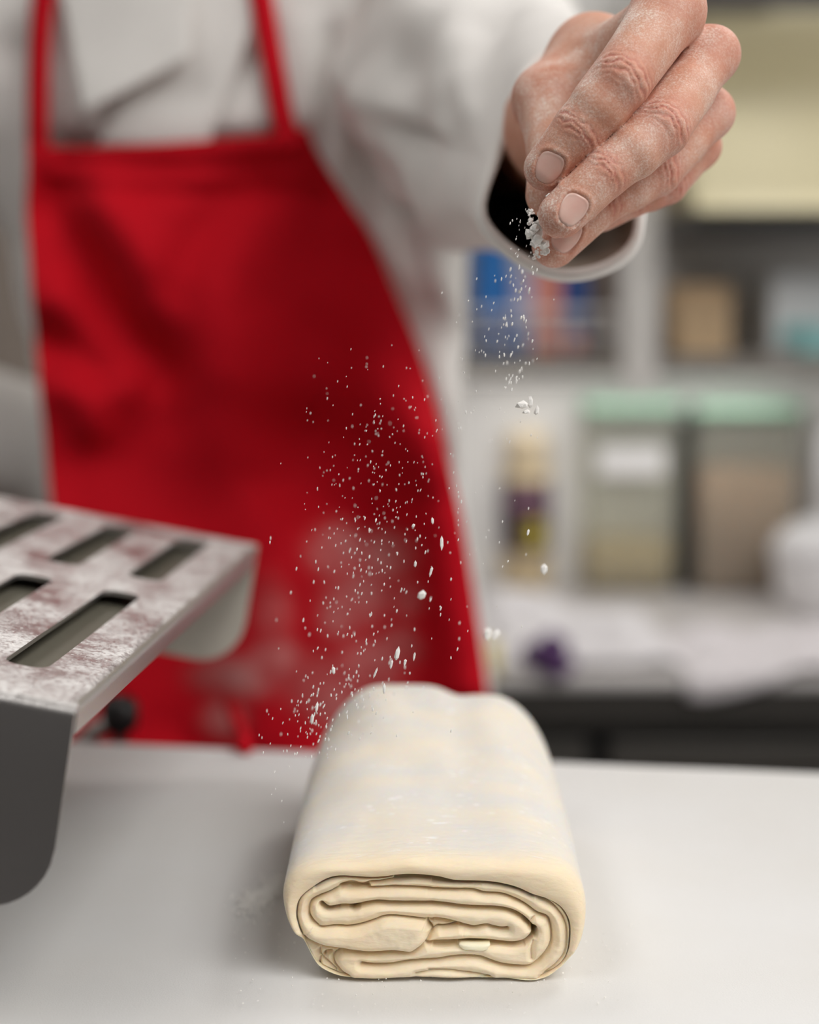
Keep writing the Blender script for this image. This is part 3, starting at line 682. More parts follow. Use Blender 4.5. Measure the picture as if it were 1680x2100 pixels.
def fval(P):                            # trilinear read of the hand field
    q = (np.asarray(P) - Fd.lo) / Fd.h; i = np.clip(np.floor(q).astype(int), 0, Fd.n - 2); t = q - i; o = 0
    for dx in (0, 1):
        for dy in (0, 1):
            for dz in (0, 1):
                w = (t[..., 0] if dx else 1 - t[..., 0]) * (t[..., 1] if dy else 1 - t[..., 1]) * (t[..., 2] if dz else 1 - t[..., 2]); o = o + w * f[i[..., 0] + dx, i[..., 1] + dy, i[..., 2] + dz]
    return o
# the rest of the body, coarse, under the clothes
sh_l, el_l = np.array([.03, 1.24, 1.42]), np.array([.035, .97, 1.345]); sh_r, el_r = np.array([-.32, 1.26, 1.42]), np.array([-.54, 1.30, 1.20]); wr_r = np.array([-.305, 1.32, 1.115])
Bd = Field((-.70, .80, -.02), (.25, 1.55, 1.86), .008); B = Bd.new(.1)
bx, by = -.14, 1.27
for z0, z1, a0, a1 in ((1.40, 1.18, .125, .115), (1.18, .98, .115, .125)):
    for dx in (-.045, .045): Bd.cone(B, (bx + dx, by + .01, z0), (bx + dx * .9 + (.02 if z1 < 1.3 else 0), by + .01, z1), a0 * .68, a1 * .68, .04)
Bd.cone(B, sh_l, sh_r, .062, .062, .06); Bd.cone(B, (bx, by, 1.42), (bx, by - .01, 1.56), .058, .052, .04)
Bd.cone(B, sh_l, el_l, .050, .042, .03); Bd.cone(B, el_l, cp(1130, 272, .78), .041, .031, .02)
Bd.cone(B, sh_r, el_r, .050, .042, .03); Bd.cone(B, el_r, wr_r, .036, .026, .02)
Bd.cone(B, wr_r, wr_r + [.05, -.01, 0], .028, .036, .02)
for dz, dx in ((.0, .0), (-.008, .018), (.006, -.018), (.0, .034)):
    Bd.cone(B, wr_r + [.05, -.01, 0], wr_r + np.array([.10, .02, dz - .03 + dx * .6]), .014, .011, .01)
for s in (-1, 1):
    Bd.cone(B, (bx + s * .085, by, .95), (bx + s * .09, by + .0, .50), .090, .060, .05); Bd.cone(B, (bx + s * .09, by, .50), (bx + s * .095, by + .03, .09), .058, .042, .03)
    Bd.cone(B, (bx + s * .095, by + .04, .045), (bx + s * .11, by - .11, .036), .044, .034, .02)
hc = np.array([bx, by - .03, 1.67])
Bd.ell(B, hc + [0, .01, .03], (.076, .095, .10), .02); Bd.ell(B, hc + [0, -.035, -.045], (.056, .058, .066), .04)
Bd.cone(B, hc + [0, -.088, .005], hc + [0, -.104, -.025], .009, .014, .012)          # nose
for s in (-1, 1):
    Bd.ell(B, hc + [s * .03, -.088, .012], (.014, .012, .010), .008, True); Bd.ell(B, hc + [s * .03, -.078, .012], (.011, .011, .011), .002)
    Bd.ell(B, hc + [s * .077, .012, -.005], (.010, .02, .03), .008)
Bd.cone(B, hc + [-.02, -.089, -.058], hc + [.02, -.089, -.058], .006, .006, .006); Bd.cone(B, hc + [-.02, -.098, -.0585], hc + [.02, -.098, -.0585], .0015, .0015, .004, True)
Vb, Qb = Bd.surface(B)
# drop the coarse part that lies inside the finely modelled hand, keep an overlap inside the cuff
tb = (Vb - CAM) @ FW; inh = (tb < .765) & (Vb[:, 0] > -.02) & (Vb[:, 2] > 1.2); Qb = Qb[~inh[Qb].any(1)]
th_ = (Vh - CAM) @ FW; Qh = Qh[~(th_ > .785)[Qh].any(1)]
V = np.vstack([Vh, Vb]); Q = np.vstack([Qh, Qb + len(Vh)]); us, inv = np.unique(Q, return_inverse=True); V = V[us]; Q = inv.reshape(-1, 4)
bodyo = mesh_np('body', V, Q, M_skin, person)
red = np.zeros(len(V)); flo = np.zeros(len(V)); tt = (V - CAM) @ FW
for k, fs in fingers.items():
    J = [cp(*j[:3]) for j in fs]
    for j, s, a in ((0, .013, .55), (1, .0085, 1.0), (2, .007, .85), (3, .009, .55)): red = np.maximum(red, a * np.exp(-(np.linalg.norm(V - J[j], axis=1) / (s * 1.35)) ** 4))
    flo = np.maximum(flo, np.clip(1.7 - np.linalg.norm(V - (J[3] + (J[3] - J[2]) * .2), axis=1) / .012, 0, 1) * 1.0)
for j, s in ((1, .016), ): red = np.maximum(red, .6 * np.exp(-(np.linalg.norm(V - tj[j], axis=1) / s) ** 4))
flo = np.maximum(flo, np.where(tt < .645, .85 - .35 * red, np.clip((.66 - tt) / .015, 0, 1) * .5))
for c_, ax, d, s, per, spread, j in CRE:  # skin in the creases is redder and holds less flour
    q = V - c_; m_ = np.linalg.norm(q, axis=1) < .02; q = q[m_]; u = q @ ax; w = q @ d; e = q @ s
    ph = u + .0006 * np.sin(e * 380 + j) - .16 * e * e / .008 + .0003 * np.sin(e * 1400 + 2 * j) + .0005 * np.sin(u * 900 + e * 500)
    k_ = np.clip(np.cos(2 * math.pi * ph / per) - .3, 0, 1) / .7 * np.exp(-(u / spread) ** 2) * np.clip((w / (np.hypot(w, e) + 1e-6) - .15) / .5, 0, 1)
    red[m_] = np.maximum(red[m_], 1.5 * k_); flo[m_] *= 1 - .8 * k_
bodyo.data.update(); nr = np.zeros(len(V) * 3, np.float32); bodyo.data.vertex_normals.foreach_get('vector', nr); nr = nr.reshape(-1, 3)
flo = np.clip(flo * (.72 + .75 * np.clip(nr @ (-.62 * RT + .68 * UP), 0, 1)), 0, 1.25)   # flour has settled on the upper sides of the fingers
setattr_f(bodyo, 'red', red); setattr_f(bodyo, 'flour', flo)
# nails
for (k, J, r, ax, d, s, na, ns, nc, hl, hw) in NAILS:
    NU, NVn = 17, 15; vs = []
    for j in range(NVn):
        for i in range(NU):
            a = -1 + 2 * i / (NU - 1); b = -1 + 2 * j / (NVn - 1)
            # square to superellipse
            x, y = a, b; m_ = (abs(x) ** 3.2 + abs(y) ** 3.2) ** (1 / 3.2); mx = max(abs(x), abs(y)); 
            if m_ > 0: x, y = x * mx / m_, y * mx / m_
            vs.append(nc + na * (y * hl) + ns * (x * hw * (1 - .22 * max(0, y))))
    vs = np.array(vs); t = np.full(len(vs), .016)
    for _ in range(60):                 # drop each point on to the skin along the nail's normal
        t = t - np.clip(fval(vs + d * t[:, None]), -.001, .002) * .7
    edge = np.array([max(abs(-1 + 2 * i / (NU - 1)), abs(-1 + 2 * j / (NVn - 1))) for j in range(NVn) for i in range(NU)])
    top = vs + d * (t + .00045 - .00025 * (edge > .99))[:, None]; bot = vs + d * (t - .0006)[:, None]; N1 = len(vs)
    fc = [(j * NU + i, j * NU + i + 1, (j + 1) * NU + i + 1, (j + 1) * NU + i) for j in range(NVn - 1) for i in range(NU - 1)]
    rim = [i for i in range(NU)] + [j * NU + NU - 1 for j in range(1, NVn)] + [(NVn - 1) * NU + i for i in range(NU - 2, -1, -1)] + [j * NU for j in range(NVn - 2, 0, -1)]
    fc += [(rim[q], rim[(q + 1) % len(rim)], rim[(q + 1) % len(rim)] + N1, rim[q] + N1) for q in range(len(rim))]
    bm = bmesh.new(); bv = [bm.verts.new(p) for p in np.vstack([top, bot])]
    for q in fc: bm.faces.new([bv[i] for i in q])
    o = bmobj('fingernail', bm, M_nail, person, True)

LE = catmull([(60, 288), (55, 430), (66, 600), (78, 760), (92, 900), (105, 1050), (120, 1250), (135, 1520), (150, 2000), (160, 2400)], 10)
RE = catmull([(622, 266), (655, 340), (715, 425), (765, 500), (815, 610), (862, 720), (893, 830), (915, 930), (945, 1060), (975, 1240), (1000, 1420), (1008, 1520), (1040, 2000), (1060, 2400)], 10)
# --- jacket: torso in distance field, folds carved in
Jd = Field((-.70, .93, .70), (.13, 1.50, 1.60), .006); Jf = Jd.new(.1)
X = Jd.ax[0][:, None, None]; Y = Jd.ax[1][None, :, None]; Z = Jd.ax[2][None, None, :]
def torso(z):
    zk = [.70, .95, 1.06, 1.16, 1.28, 1.36, 1.44, 1.50, 1.56]; a = np.interp(z, zk, [.185, .178, .160, .158, .166, .180, .188, .17, .10]); b = np.interp(z, zk, [.135, .14, .132, .13, .138, .142, .135, .115, .08]); xc = np.interp(z, zk, [-.115, -.115, -.118, -.118, -.124, -.135, -.14, -.14, -.14]); return a, b, xc
ta, tb_, tx = torso(Jd.ax[2]); ta = ta[None, None, :]; tb_ = tb_[None, None, :]; tx = tx[None, None, :]; TY = 1.265
qn = (np.abs((X - tx) / ta) ** 2.4 + np.abs((Y - TY) / tb_) ** 2.4) ** (1 / 2.4); Jf = ((qn - 1) * np.minimum(ta, tb_)).astype(np.float32)
Jf = np.maximum(Jf, np.maximum(Z - 1.545, .72 - Z) + 0 * X)
Jd.cone(Jf, (bx + .03, TY, 1.44), sh_l + [-.01, 0, 0], .09, .088, .06); Jd.cone(Jf, (bx - .03, TY, 1.44), sh_r, .09, .08, .06)
Jd.cone(Jf, sh_l, sh_l * .55 + el_l * .45, .085, .076, .04); Jd.cone(Jf, sh_r, el_r, .078, .064, .05); Jd.cone(Jf, el_r, wr_r + [.07, 0, -.015], .060, .050, .02)
def depthfold(pts, depth, width, t=1.10):   # a groove (depth > 0) or ridge (< 0) in the cloth along a traced line
    P = catmull([un(x, y, t)[[0, 2]] for x, y in pts], 6); P = resample(P, 40); out = np.full((Jd.n[0], Jd.n[2]), 9., np.float32)
    for p in P: out = np.minimum(out, np.hypot(Jd.ax[0][:, None] - p[0], Jd.ax[2][None, :] - p[1]))
    return depth * np.exp(-(out / width) ** 2)
FOLDS = [([(742, 150), (738, 300), (736, 430)], .012, .010), ([(690, 80), (672, 200), (655, 300)], .007, .009), ([(780, 60), (800, 150), (830, 260)], .020, .016), ([(870, 60), (850, 140), (835, 260), (860, 380)], .016, .014),
         ([(760, 250), (770, 400), (830, 560), (890, 700)], .010, .018), ([(880, 330), (905, 470), (925, 620)], -.009, .016), ([(700, 480), (800, 640), (880, 780)], .006, .016),
         ([(380, 150), (250, 210), (180, 240)], .008, .010), ([(520, 80), (450, 160), (400, 240)], .012, .011), ([(430, 60), (330, 160)], -.006, .02), ([(20, 100), (60, 260)], .006, .014), ([(620, 60), (640, 220)], -.006, .012), ([(715, 60), (712, 300)], -.007, .010)]
fold = sum(depthfold(*q) for q in FOLDS); yw = np.clip((TY - .02 - Jd.ax[1]) / .05, 0, 1)
Jf = Jf + fold[:, None, :] * yw[None, :, None]
g = np.stack(np.meshgrid(*Jd.ax, indexing='ij'), -1); near = np.abs(Jf) < .03
nzv = np.zeros_like(Jf); nzv[near] = .0045 * vnoise(g[near] * [1, 1, .45], .05, 11) + .002 * vnoise(g[near], .022, 12); Jf = Jf + nzv; del g
Zr = Jd.ax[2]; py_ = 1050 - (Zr - (CAM[2] - 1.10 * math.sin(PITCH))) * F / 1.10 / math.cos(PITCH)
xl_ = (np.interp(py_, LE[:, 1], LE[:, 0]) - 4 - CX) / F * 1.10; xr_ = (np.interp(py_, RE[:, 1], RE[:, 0]) + 6 - CX) / F * 1.10
m_ = np.minimum(np.minimum(Jd.ax[0][:, None] - xl_[None], xr_[None] - Jd.ax[0][:, None]), (1.350 - Zr)[None]); m_ = np.clip((m_ + .008) / .026, 0, 1)
Jf = Jf + .03 * (m_ * m_ * (3 - 2 * m_))[:, None, :] * np.clip((TY - .02 - Jd.ax[1]) / .05, 0, 1)[None, :, None]      # cloth pressed in under the apron bib
V, Q = Jd.surface(Jf); jacket = mesh_np('chef_jacket', V, Q, M_jacket, person)
md = jacket.modifiers.new('soften', 'SMOOTH'); md.factor = .5; md.iterations = 2
# --- sleeve reaching to the camera: outer wall, folded hem, inner wall
def sleeve(name, P, rad, mat_, parent, nseg=72, foldamp=.006, tilt=(0, 0), wall=.0035, hem=.03, rim=None):
    P = catmull(P, 8); m = len(P); rad = resample(np.array(rad, float), m); out, inn = [], []
    for i in range(m):
        d = P[min(i + 1, m - 1)] - P[max(i - 1, 0)]; d /= np.linalg.norm(d)
        if i > m * .6: dd = d + (tilt[0] * RT + tilt[1] * UP) * ((i / m - .6) / .4); d = dd / np.linalg.norm(dd)
        a = np.cross(d, UP); a /= np.linalg.norm(a); b = np.cross(a, d); s = i / (m - 1); ro, ri = [], []
        for k in range(nseg):
            t = 2 * math.pi * k / nseg; c0_, s0_ = math.cos(t), math.sin(t)
            base = P[i] + rad[i][0] * c0_ * a + rad[i][1] * s0_ * b
            w = foldamp * (1 - .75 * s ** 3) * (vnoise(np.array([c0_ * .9, s0_ * .9, s * 3.2 + t * .25]), .42, 21) + .5 * vnoise(np.array([c0_, s0_, s * 6]), .3, 22))
            w += .004 * math.sin(5 * t + 9 * s) * math.exp(-((s - .55) / .25) ** 2)
            nrm = (c0_ * a + s0_ * b); hemw = .0022 * min(1, max(0, (s - (1 - hem)) / (hem * .3)))
            ro.append(base + nrm * (w + hemw)); ri.append(base + nrm * (min(w, .002) - wall))
        if rim is not None and s > .45:
                w_ = (s - .45) / .55; w_ = w_ * w_ * (3 - 2 * w_)
                for k in range(nseg):
                    nrm = math.cos(2 * math.pi * k / nseg) * a + math.sin(2 * math.pi * k / nseg) * b; an = math.atan2(-(nrm @ UP), nrm @ RT)
                    R_i = np.interp(an, rim[0], rim[1], period=2 * math.pi); off_ = ((np.array(ro[k]) - P[i]) @ nrm)
                    cpx, dep = rim[2], 1.0; tgt = un(cpx[0] + R_i * math.cos(an), cpx[1] + R_i * math.sin(an), rim[3] - .02 * math.sin(an)) - P[-1]
                    new = P[i] + tgt * (1 + .10 * (1 - s)); dl_ = w_ * (new - ro[k]); ri[k] = ri[k] + dl_; ro[k] = ro[k] + dl_
        out.append(ro); inn.append(ri)
    edge = [(np.array(out[-1]) * .5 + np.array(inn[-1]) * .5) + (P[-1] - P[-2]) / np.linalg.norm(P[-1] - P[-2]) * .003]
    cut = int(m * .45)
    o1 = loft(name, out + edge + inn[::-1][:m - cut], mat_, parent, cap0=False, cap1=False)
    o1.data.materials.append(M_sleeve_shade); mi = np.zeros(len(o1.data.polygons), np.int32); mi[(m + 1) * nseg:] = 1; o1.data.polygons.foreach_set('material_index', mi)  # inner faces of the sleeve take the shade colour
    return o1
SP = [sh_l + [-.01, .02, 0], sh_l * .5 + el_l * .5 + [0, 0, .005], el_l + [.006, 0, .006], cp(1075, 260, .84), cp(1130, 290, .765), un(1165, 320, .716)]
rimp = catmull([(1333, 430), (1318, 505), (1268, 550), (1200, 572), (1130, 568), (1058, 532), (1003, 482), (984, 440), (992, 390), (1018, 310), (1044, 230), (1075, 150), (1120, 98), (1190, 60), (1250, 50), (1305, 85), (1340, 190), (1348, 320)], 6, True)
rc_ = np.array([1165., 320.]); ra_ = np.arctan2(rimp[:, 1] - rc_[1], rimp[:, 0] - rc_[0]); o_ = np.argsort(ra_); RIM = (ra_[o_], np.hypot(*(rimp - rc_).T)[o_] + 2, rc_ + [-8, 3], .716)
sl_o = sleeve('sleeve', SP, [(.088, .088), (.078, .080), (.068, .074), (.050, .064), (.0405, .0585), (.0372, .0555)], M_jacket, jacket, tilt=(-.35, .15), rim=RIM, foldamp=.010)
# --- lapel flap and front overlap of the jacket: cloth sheets with thickness, lying on the chest
def chest_y(x, z, off=0.0):
    a, b, xc = torso(z); q = np.clip(np.abs((x - xc) / a), 0, .995); return TY - b * (1 - q ** 2.4) ** (1 / 2.4) - off
def cloth_patch(name, px, off, mat_, parent, thick=.003, nu=24, nv=24, t=1.1, curl=0.0):
    # px: four traced corners/edges (top-left, top-right, bottom-right, bottom-left) in frame pixels
    A, B_, C_, D_ = [np.array(p, float) for p in px]; vs = []
    for j in range(nv):
        for i in range(nu):
            u, w = i / (nu - 1), j / (nv - 1); p = (A * (1 - u) + B_ * u) * (1 - w) + (D_ * (1 - u) + C_ * u) * w
            q = un(p[0], p[1], t); y = chest_y(q[0], q[2], off + curl * (w ** 2) + .002 * float(vnoise(np.array([q[0], 0, q[2]]), .03, 31)))
            d = ray(p[0], p[1]); P = CAM + d * ((y - CAM[1]) / d[1]); vs.append(P)
    fc = [(j * nu + i, j * nu + i + 1, (j + 1) * nu + i + 1, (j + 1) * nu + i) for j in range(nv - 1) for i in range(nu - 1)]
    o = mesh(name, vs, fc, mat_, parent); md = o.modifiers.new('thickness', 'SOLIDIFY'); md.thickness = thick; md.offset = 0; return o
cloth_patch('lapel', [(120, -40), (395, -40), (388, 118), (172, 232)], .012, M_jacket, jacket, curl=.012)
cloth_patch('front_overlap', [(395, -40), (548, -40), (428, 300), (200, 300)], .006, M_jacket, jacket, curl=-.003)
# --- trousers and shoes under the table
for s in (-1, 1):
    xk = bx + s * .09
    rings = [[(xk + r * math.cos(a), by + yo + r * math.sin(a), z) for a in np.linspace(0, 2 * math.pi, 24, endpoint=False)] for z, r, yo in ((.10, .066, .03), (.30, .07, .02), (.50, .078, .0), (.72, .098, 0), (.93, .105, 0))]
    loft('trouser_leg', rings, M_trous, person)
    sh = [[(xk + s * .012 + w * math.cos(a), by + y, max(0.0, h * .5 + h * .52 * math.sin(a))) for a in np.linspace(0, 2 * math.pi, 20, endpoint=False)] for y, w, h in ((.10, .03, .07), (.085, .048, .105), (.02, .056, .11), (-.08, .058, .09), (-.15, .052, .07), (-.175, .03, .05))]
    loft('shoe', sh, M_black, person)
hairf = Field(hc - .16, hc + .18, .006); Hf = hairf.new(.1); hairf.ell(Hf, hc + [0, .018, .038], (.084, .100, .104), 0); hairf.ell(Hf, hc + [0, -.085, -.03], (.075, .09, .10), .02, True); hairf.ell(Hf, hc + [0, .0, -.11], (.12, .2, .09), .02, True)
V, Q = hairf.surface(Hf); mesh_np('hair', V, Q, M_hair, person)
# --- apron
TA = 1.10
def top_px(u): return np.interp(u, [0, .07, .2, .45, .7, .9, 1.0], [288, 301, 303, 295, 284, 276, 262])
AF = [([(130, 330), (330, 345), (600, 330)], .0035, .006), ([(110, 384), (340, 398), (650, 392)], .004, .007),                      # stitched bib hem
      ([(120, 430), (180, 520), (230, 640), (330, 760)], .018, .020), ([(190, 440), (270, 520), (320, 600)], -.016, .024), ([(120, 620), (190, 700), (250, 780)], -.012, .020), ([(520, 380), (430, 470), (360, 590)], .012, .018),
      ([(640, 420), (600, 600), (620, 800), (640, 1000)], .020, .035), ([(730, 560), (700, 700), (740, 900)], .012, .024), ([(880, 900), (900, 1000), (930, 1150), (965, 1400)], -.020, .024), ([(760, 800), (850, 930), (860, 1050)], -.014, .024),
      ([(100, 700), (170, 740), (200, 760)], .016, .018), ([(140, 790), (180, 820), (200, 870)], -.014, .016), ([(250, 870), (420, 850), (620, 880)], .010, .022), ([(150, 960), (350, 980), (560, 1000)], .012, .03), ([(420, 560), (460, 700), (440, 840)], -.010, .028),
      ([(840, 1040), (780, 1120), (740, 1300), (700, 1480)], .018, .028), ([(600, 1100), (560, 1300), (540, 1500)], -.012, .03), ([(400, 1100), (380, 1300), (370, 1500)], .014, .03)]
NUa, NVa = 130, 170; G = []
for j in range(NVa):
    w = (j / (NVa - 1)) ** 1.0
    for i in range(NUa):
        u = i / (NUa - 1); yl = 288 + (2350 - 288) * w; l = np.interp(yl, LE[:, 1], LE[:, 0]); r_ = np.interp(yl, RE[:, 1], RE[:, 0])
        x = l + (r_ - l) * u; y = yl + (top_px(u) - 288) * max(0, 1 - w * 8)
        G.append((x, y))
G = np.array(G); W3 = np.array([un(x, y, TA) for x, y in G]); fo = np.zeros(len(G))
for pts, dp, wd_ in AF:
    P = catmull([un(x, y, TA)[[0, 2]] for x, y in pts], 6); P = resample(P, 40); dd = np.min(np.hypot(W3[:, None, 0] - P[None, :, 0], W3[:, None, 2] - P[None, :, 1]), 1); fo += dp * np.exp(-(dd / wd_) ** 2)
ya = []
for (X_, _, Z_) in W3:
    zz = max(Z_, 1.0); base = chest_y(np.clip(X_, -.24, .0), zz, .016)
    base = min(base, 1.124); ya.append(base - .02 * max(0, min(1, (1.15 - Z_) / .3)))
ya = np.array(ya) + fo * 1.35 + .0035 * vnoise(W3 * [1, 0, .6], .055, 41) + .0016 * vnoise(W3 * [1, 0, 1], .02, 42)
AV = []
for (x, y), yv in zip(G, ya):
    d = ray(x, y); AV.append(CAM + d * ((yv - CAM[1]) / d[1]))
fc = [(j * NUa + i, j * NUa + i + 1, (j + 1) * NUa + i + 1, (j + 1) * NUa + i) for j in range(NVa - 1) for i in range(NUa - 1)]
apron = mesh('apron', AV, fc, M_apron, person); md = apron.modifiers.new('thickness', 'SOLIDIFY'); md.thickness = .002; md.offset = 0
fl = np.zeros(len(G))
for x, y, r1, r2, a in ((690, 1130, 55, 50, .6), (790, 1140, 60, 45, .55), (740, 1220, 70, 60, .5), (830, 1230, 40, 40, .3), (690, 1260, 40, 50, .4), (500, 1385, 90, 40, .55), (460, 1470, 40, 35, .6), (560, 1350, 50, 40, .5), (760, 1370, 70, 55, .55), (820, 1330, 40, 40, .45), (700, 1440, 70, 50, .5), (640, 1400, 60, 60, .35), (560, 1260, 40, 70, .2)):
    fl = np.maximum(fl, a * np.exp(-(((G[:, 0] - x) / r1) ** 2 + ((G[:, 1] - y) / r2) ** 2) ** 1.5))
setattr_f(apron, 'flour', fl)
def strap(name, px, wpx, seed):
    P = catmull(px, 8); vs = []
    for i, p in enumerate(P):
        d = P[min(i + 1, len(P) - 1)] - P[max(i - 1, 0)]; nrm = np.array([-d[1], d[0]]) / np.hypot(*d)
        for k in (-.5, -.25, 0, .25, .5):
            q = p + nrm * wpx * k; w = un(q[0], q[1], TA); z = min(w[2], 1.52); y = chest_y(np.clip(w[0], -.25, .0), z, .013 - .003 * (2 * k) ** 2); y = min(y, TY - .1) ; dd = ray(*q); vs.append(CAM + dd * ((y - CAM[1]) / dd[1]))
    fc = [(i * 5 + k, i * 5 + k + 1, (i + 1) * 5 + k + 1, (i + 1) * 5 + k) for i in range(len(P) - 1) for k in range(4)]
    o = mesh(name, vs, fc, M_apron, apron); md = o.modifiers.new('thickness', 'SOLIDIFY'); md.thickness = .003; md.offset = 0; return o
sp_ = [un(470, 1440, 1.075), un(485, 1480, 1.03), un(497, 1508, .95), at_z(501, 1521, Z0 + .0045), at_z(503, 1531, Z0 + .0045)]
tube('apron_string', sp_, [.004, .004, .004, .0042, .0045], M_apron, apron, 8)
strap('neck_strap', [(80, 320), (80, 280), (80, 180), (83, 80), (90, 0), (105, -90), (135, -180), (180, -265), (225, -330)], 42, 1)
strap('neck_strap', [(600, 300), (582, 255), (566, 170), (550, 80), (537, 0), (520, -90), (490, -180), (450, -260), (405, -330)], 44, 2)
keep(person); 
for o in (jacket, apron): 
    pass

# ---------------------------------------------------------------- flour in the hand, in the air, on the belt
def clump(bm, c, r, seed, stretch=(1, 1, 1)):
    q = bmesh.ops.create_icosphere(bm, subdivisions=1, radius=r); rr = random.Random(seed)
    a = Matrix.Rotation(rr.uniform(0, 6.3), 3, Vector((rr.uniform(-1, 1), rr.uniform(-1, 1), rr.uniform(-1, 1))).normalized())
    for v in q['verts']:
        co = v.co * rr.uniform(.65, 1.3); co = a @ co; v.co = Vector((co.x * stretch[0], co.y * stretch[1], co.z * stretch[2])) + Vector(c)
bm = bmesh.new()
for i, (x, y, t, r) in enumerate([(1098, 470, .597, .0035), (1090, 484, .597, .0028), (1104, 484, .597, .0040), (1096, 496, .598, .003), (1112, 462, .597, .003), (1116, 448, .592, .0022), (1124, 428, .590, .0022), (1128, 408, .590, .002), (1090, 455, .597, .0016), (1110, 500, .598, .003), (1120, 515, .602, .002), (1099, 525, .603, .0012), (1103, 518, .603, .0012), (1085, 437, .597, .0011), (1091, 432, .597, .0014), (1110, 440, .594, .0018)]):
    for k in range(5): clump(bm, un(x + random.uniform(-7, 7), y + random.uniform(-7, 7), t + random.uniform(-.002, .003)), r * random.uniform(.3, .66), i * 9 + k)
tag(bmobj('flour_clump', bm, M_flour), 'small white clump of flour pinched at the fingertips of the hand', 'flour')
bm = bmesh.new()
for i in range(150):
    t_ = random.random(); x = 1190 + 60 * t_ + random.gauss(0, 4); y = 318 - 50 * t_ + random.gauss(0, 3)
    if random.random() < .5: x, y = 1222 + random.gauss(0, 12), 300 + random.gauss(0, 10)
    clump(bm, un(x, y, .5935 + random.uniform(-.001, .003)), random.uniform(.0003, .0010), i)
tag(bmobj('flour_crumbs', bm, M_flour), 'crumbs of flour caught in the gap between index and middle finger', 'flour', kind='stuff')
bm = bmesh.new()
def fleck(x, y, t, w, l, seed):
    px = t / F; rr = random.Random(seed); lean = rr.gauss(-.12, .10)
    q = bmesh.ops.create_icosphere(bm, subdivisions=1, radius=.5)
    for v in q['verts']:
        c = v.co * rr.uniform(.8, 1.2); zc = c.z * l * px; v.co = Vector(un(x, y, t)) + Vector((c.x * w * px - lean * zc, c.y * w * px, zc))
S_ = 0
def scatter(nn, fx, fy, w0, w1, l0, l1, dt=.018):
    global S_
    for i in range(nn):
        S_ += 1; y = fy(); x = fx(y); w = random.uniform(w0, w1) * .7; l = min(w * 2.6, max(w, random.uniform(l0, l1))); fleck(x, y, .595 + random.gauss(0, dt), w, l, S_)
G_ = random.gauss; U_ = random.uniform
scatter(75, lambda y: G_(1068 - .05 * (y - 540), 17), lambda: U_(545, 800), 3.0, 6.5, 7, 14)
scatter(60, lambda y: G_(1000, 45), lambda: U_(560, 900), 2.4, 5, 4, 12)
scatter(38, lambda y: G_(985, 50), lambda: U_(850, 1350), 2.4, 5, 4, 12)
scatter(26, lambda y: U_(1045, 1095), lambda: U_(425, 545), 2.0, 5, 4, 8, .006)
scatter(230, lambda y: min(940, G_(800 + .0 * y, 75)), lambda: G_(950, 105), 2.0, 4.2, 3, 8)
scatter(60, lambda y: U_(620, 780), lambda: U_(730, 1120), 1.8, 3.4, 2.4, 6)
scatter(300, lambda y: min(925, G_(735 - .10 * (y - 1200), 72)), lambda: U_(1060, 1520), 2.6, 5.2, 6, 14)
scatter(60, lambda y: G_(650, 35), lambda: U_(1380, 1560), 2.4, 5, 6, 14, .01)
scatter(14, lambda y: U_(535, 600), lambda: U_(1450, 1750), 2.2, 4, 6, 12, .008)
for i, (x, y, w, l, t) in enumerate([(1072, 831, 30, 18, .60), (1088, 825, 12, 26, .60), (1101, 842, 11, 22, .602), (1080, 845, 18, 10, .60), (906, 1112, 9, 32, .60), (865, 1221, 19, 20, .62), (1116, 1167, 17, 22, .63), (1083, 1092, 6, 16, .60), (815, 1341, 11, 30, .59), (803, 1362, 6, 22, .59), (1000, 1300, 22, 32, .66), (1016, 1303, 17, 24, .66), (884, 1172, 6, 24, .6), (887, 1068, 6, 14, .6), (831, 1358, 7, 16, .59), (850, 1345, 6, 20, .6), (770, 1380, 5, 24, .59), (788, 1413, 6, 22, .59), (650, 1450, 6, 24, .59), (684, 1375, 8, 20, .6), (640, 1475, 8, 22, .59), (852, 1157, 6, 14, .6), (848, 1078, 7, 8, .6)]):
    fleck(x, y, t, w, l, 9000 + i)
tag(bmobj('falling_flour', bm, M_flour), 'shower of white flour specks falling from the hand towards the dough', 'flour', kind='stuff')
bm = bmesh.new()
for i in range(1500):
    s = abs(random.gauss(0, 1)); t_ = random.random(); x = 590 - 85 * t_ + G_(0, 7 + 8 * t_); y = 1775 + 55 * t_ + G_(0, 8 + 6 * t_)
    P = at_z(x, y + 26, Z0); r = U_(.00018, .0006); P = P + np.array([0, 0, r * .6]); clump(bm, P, r, i)
for i in range(260):
    x = U_(480, 1300); y = U_(1830, 2080); P = at_z(x, y, Z0); r = U_(.00012, .00035); clump(bm, P + np.array([0, 0, r * .5]), r, i)
tag(bmobj('spilled_flour', bm, M_flour), 'loose white flour heaped on the belt against the side of the dough', 'flour', kind='stuff')

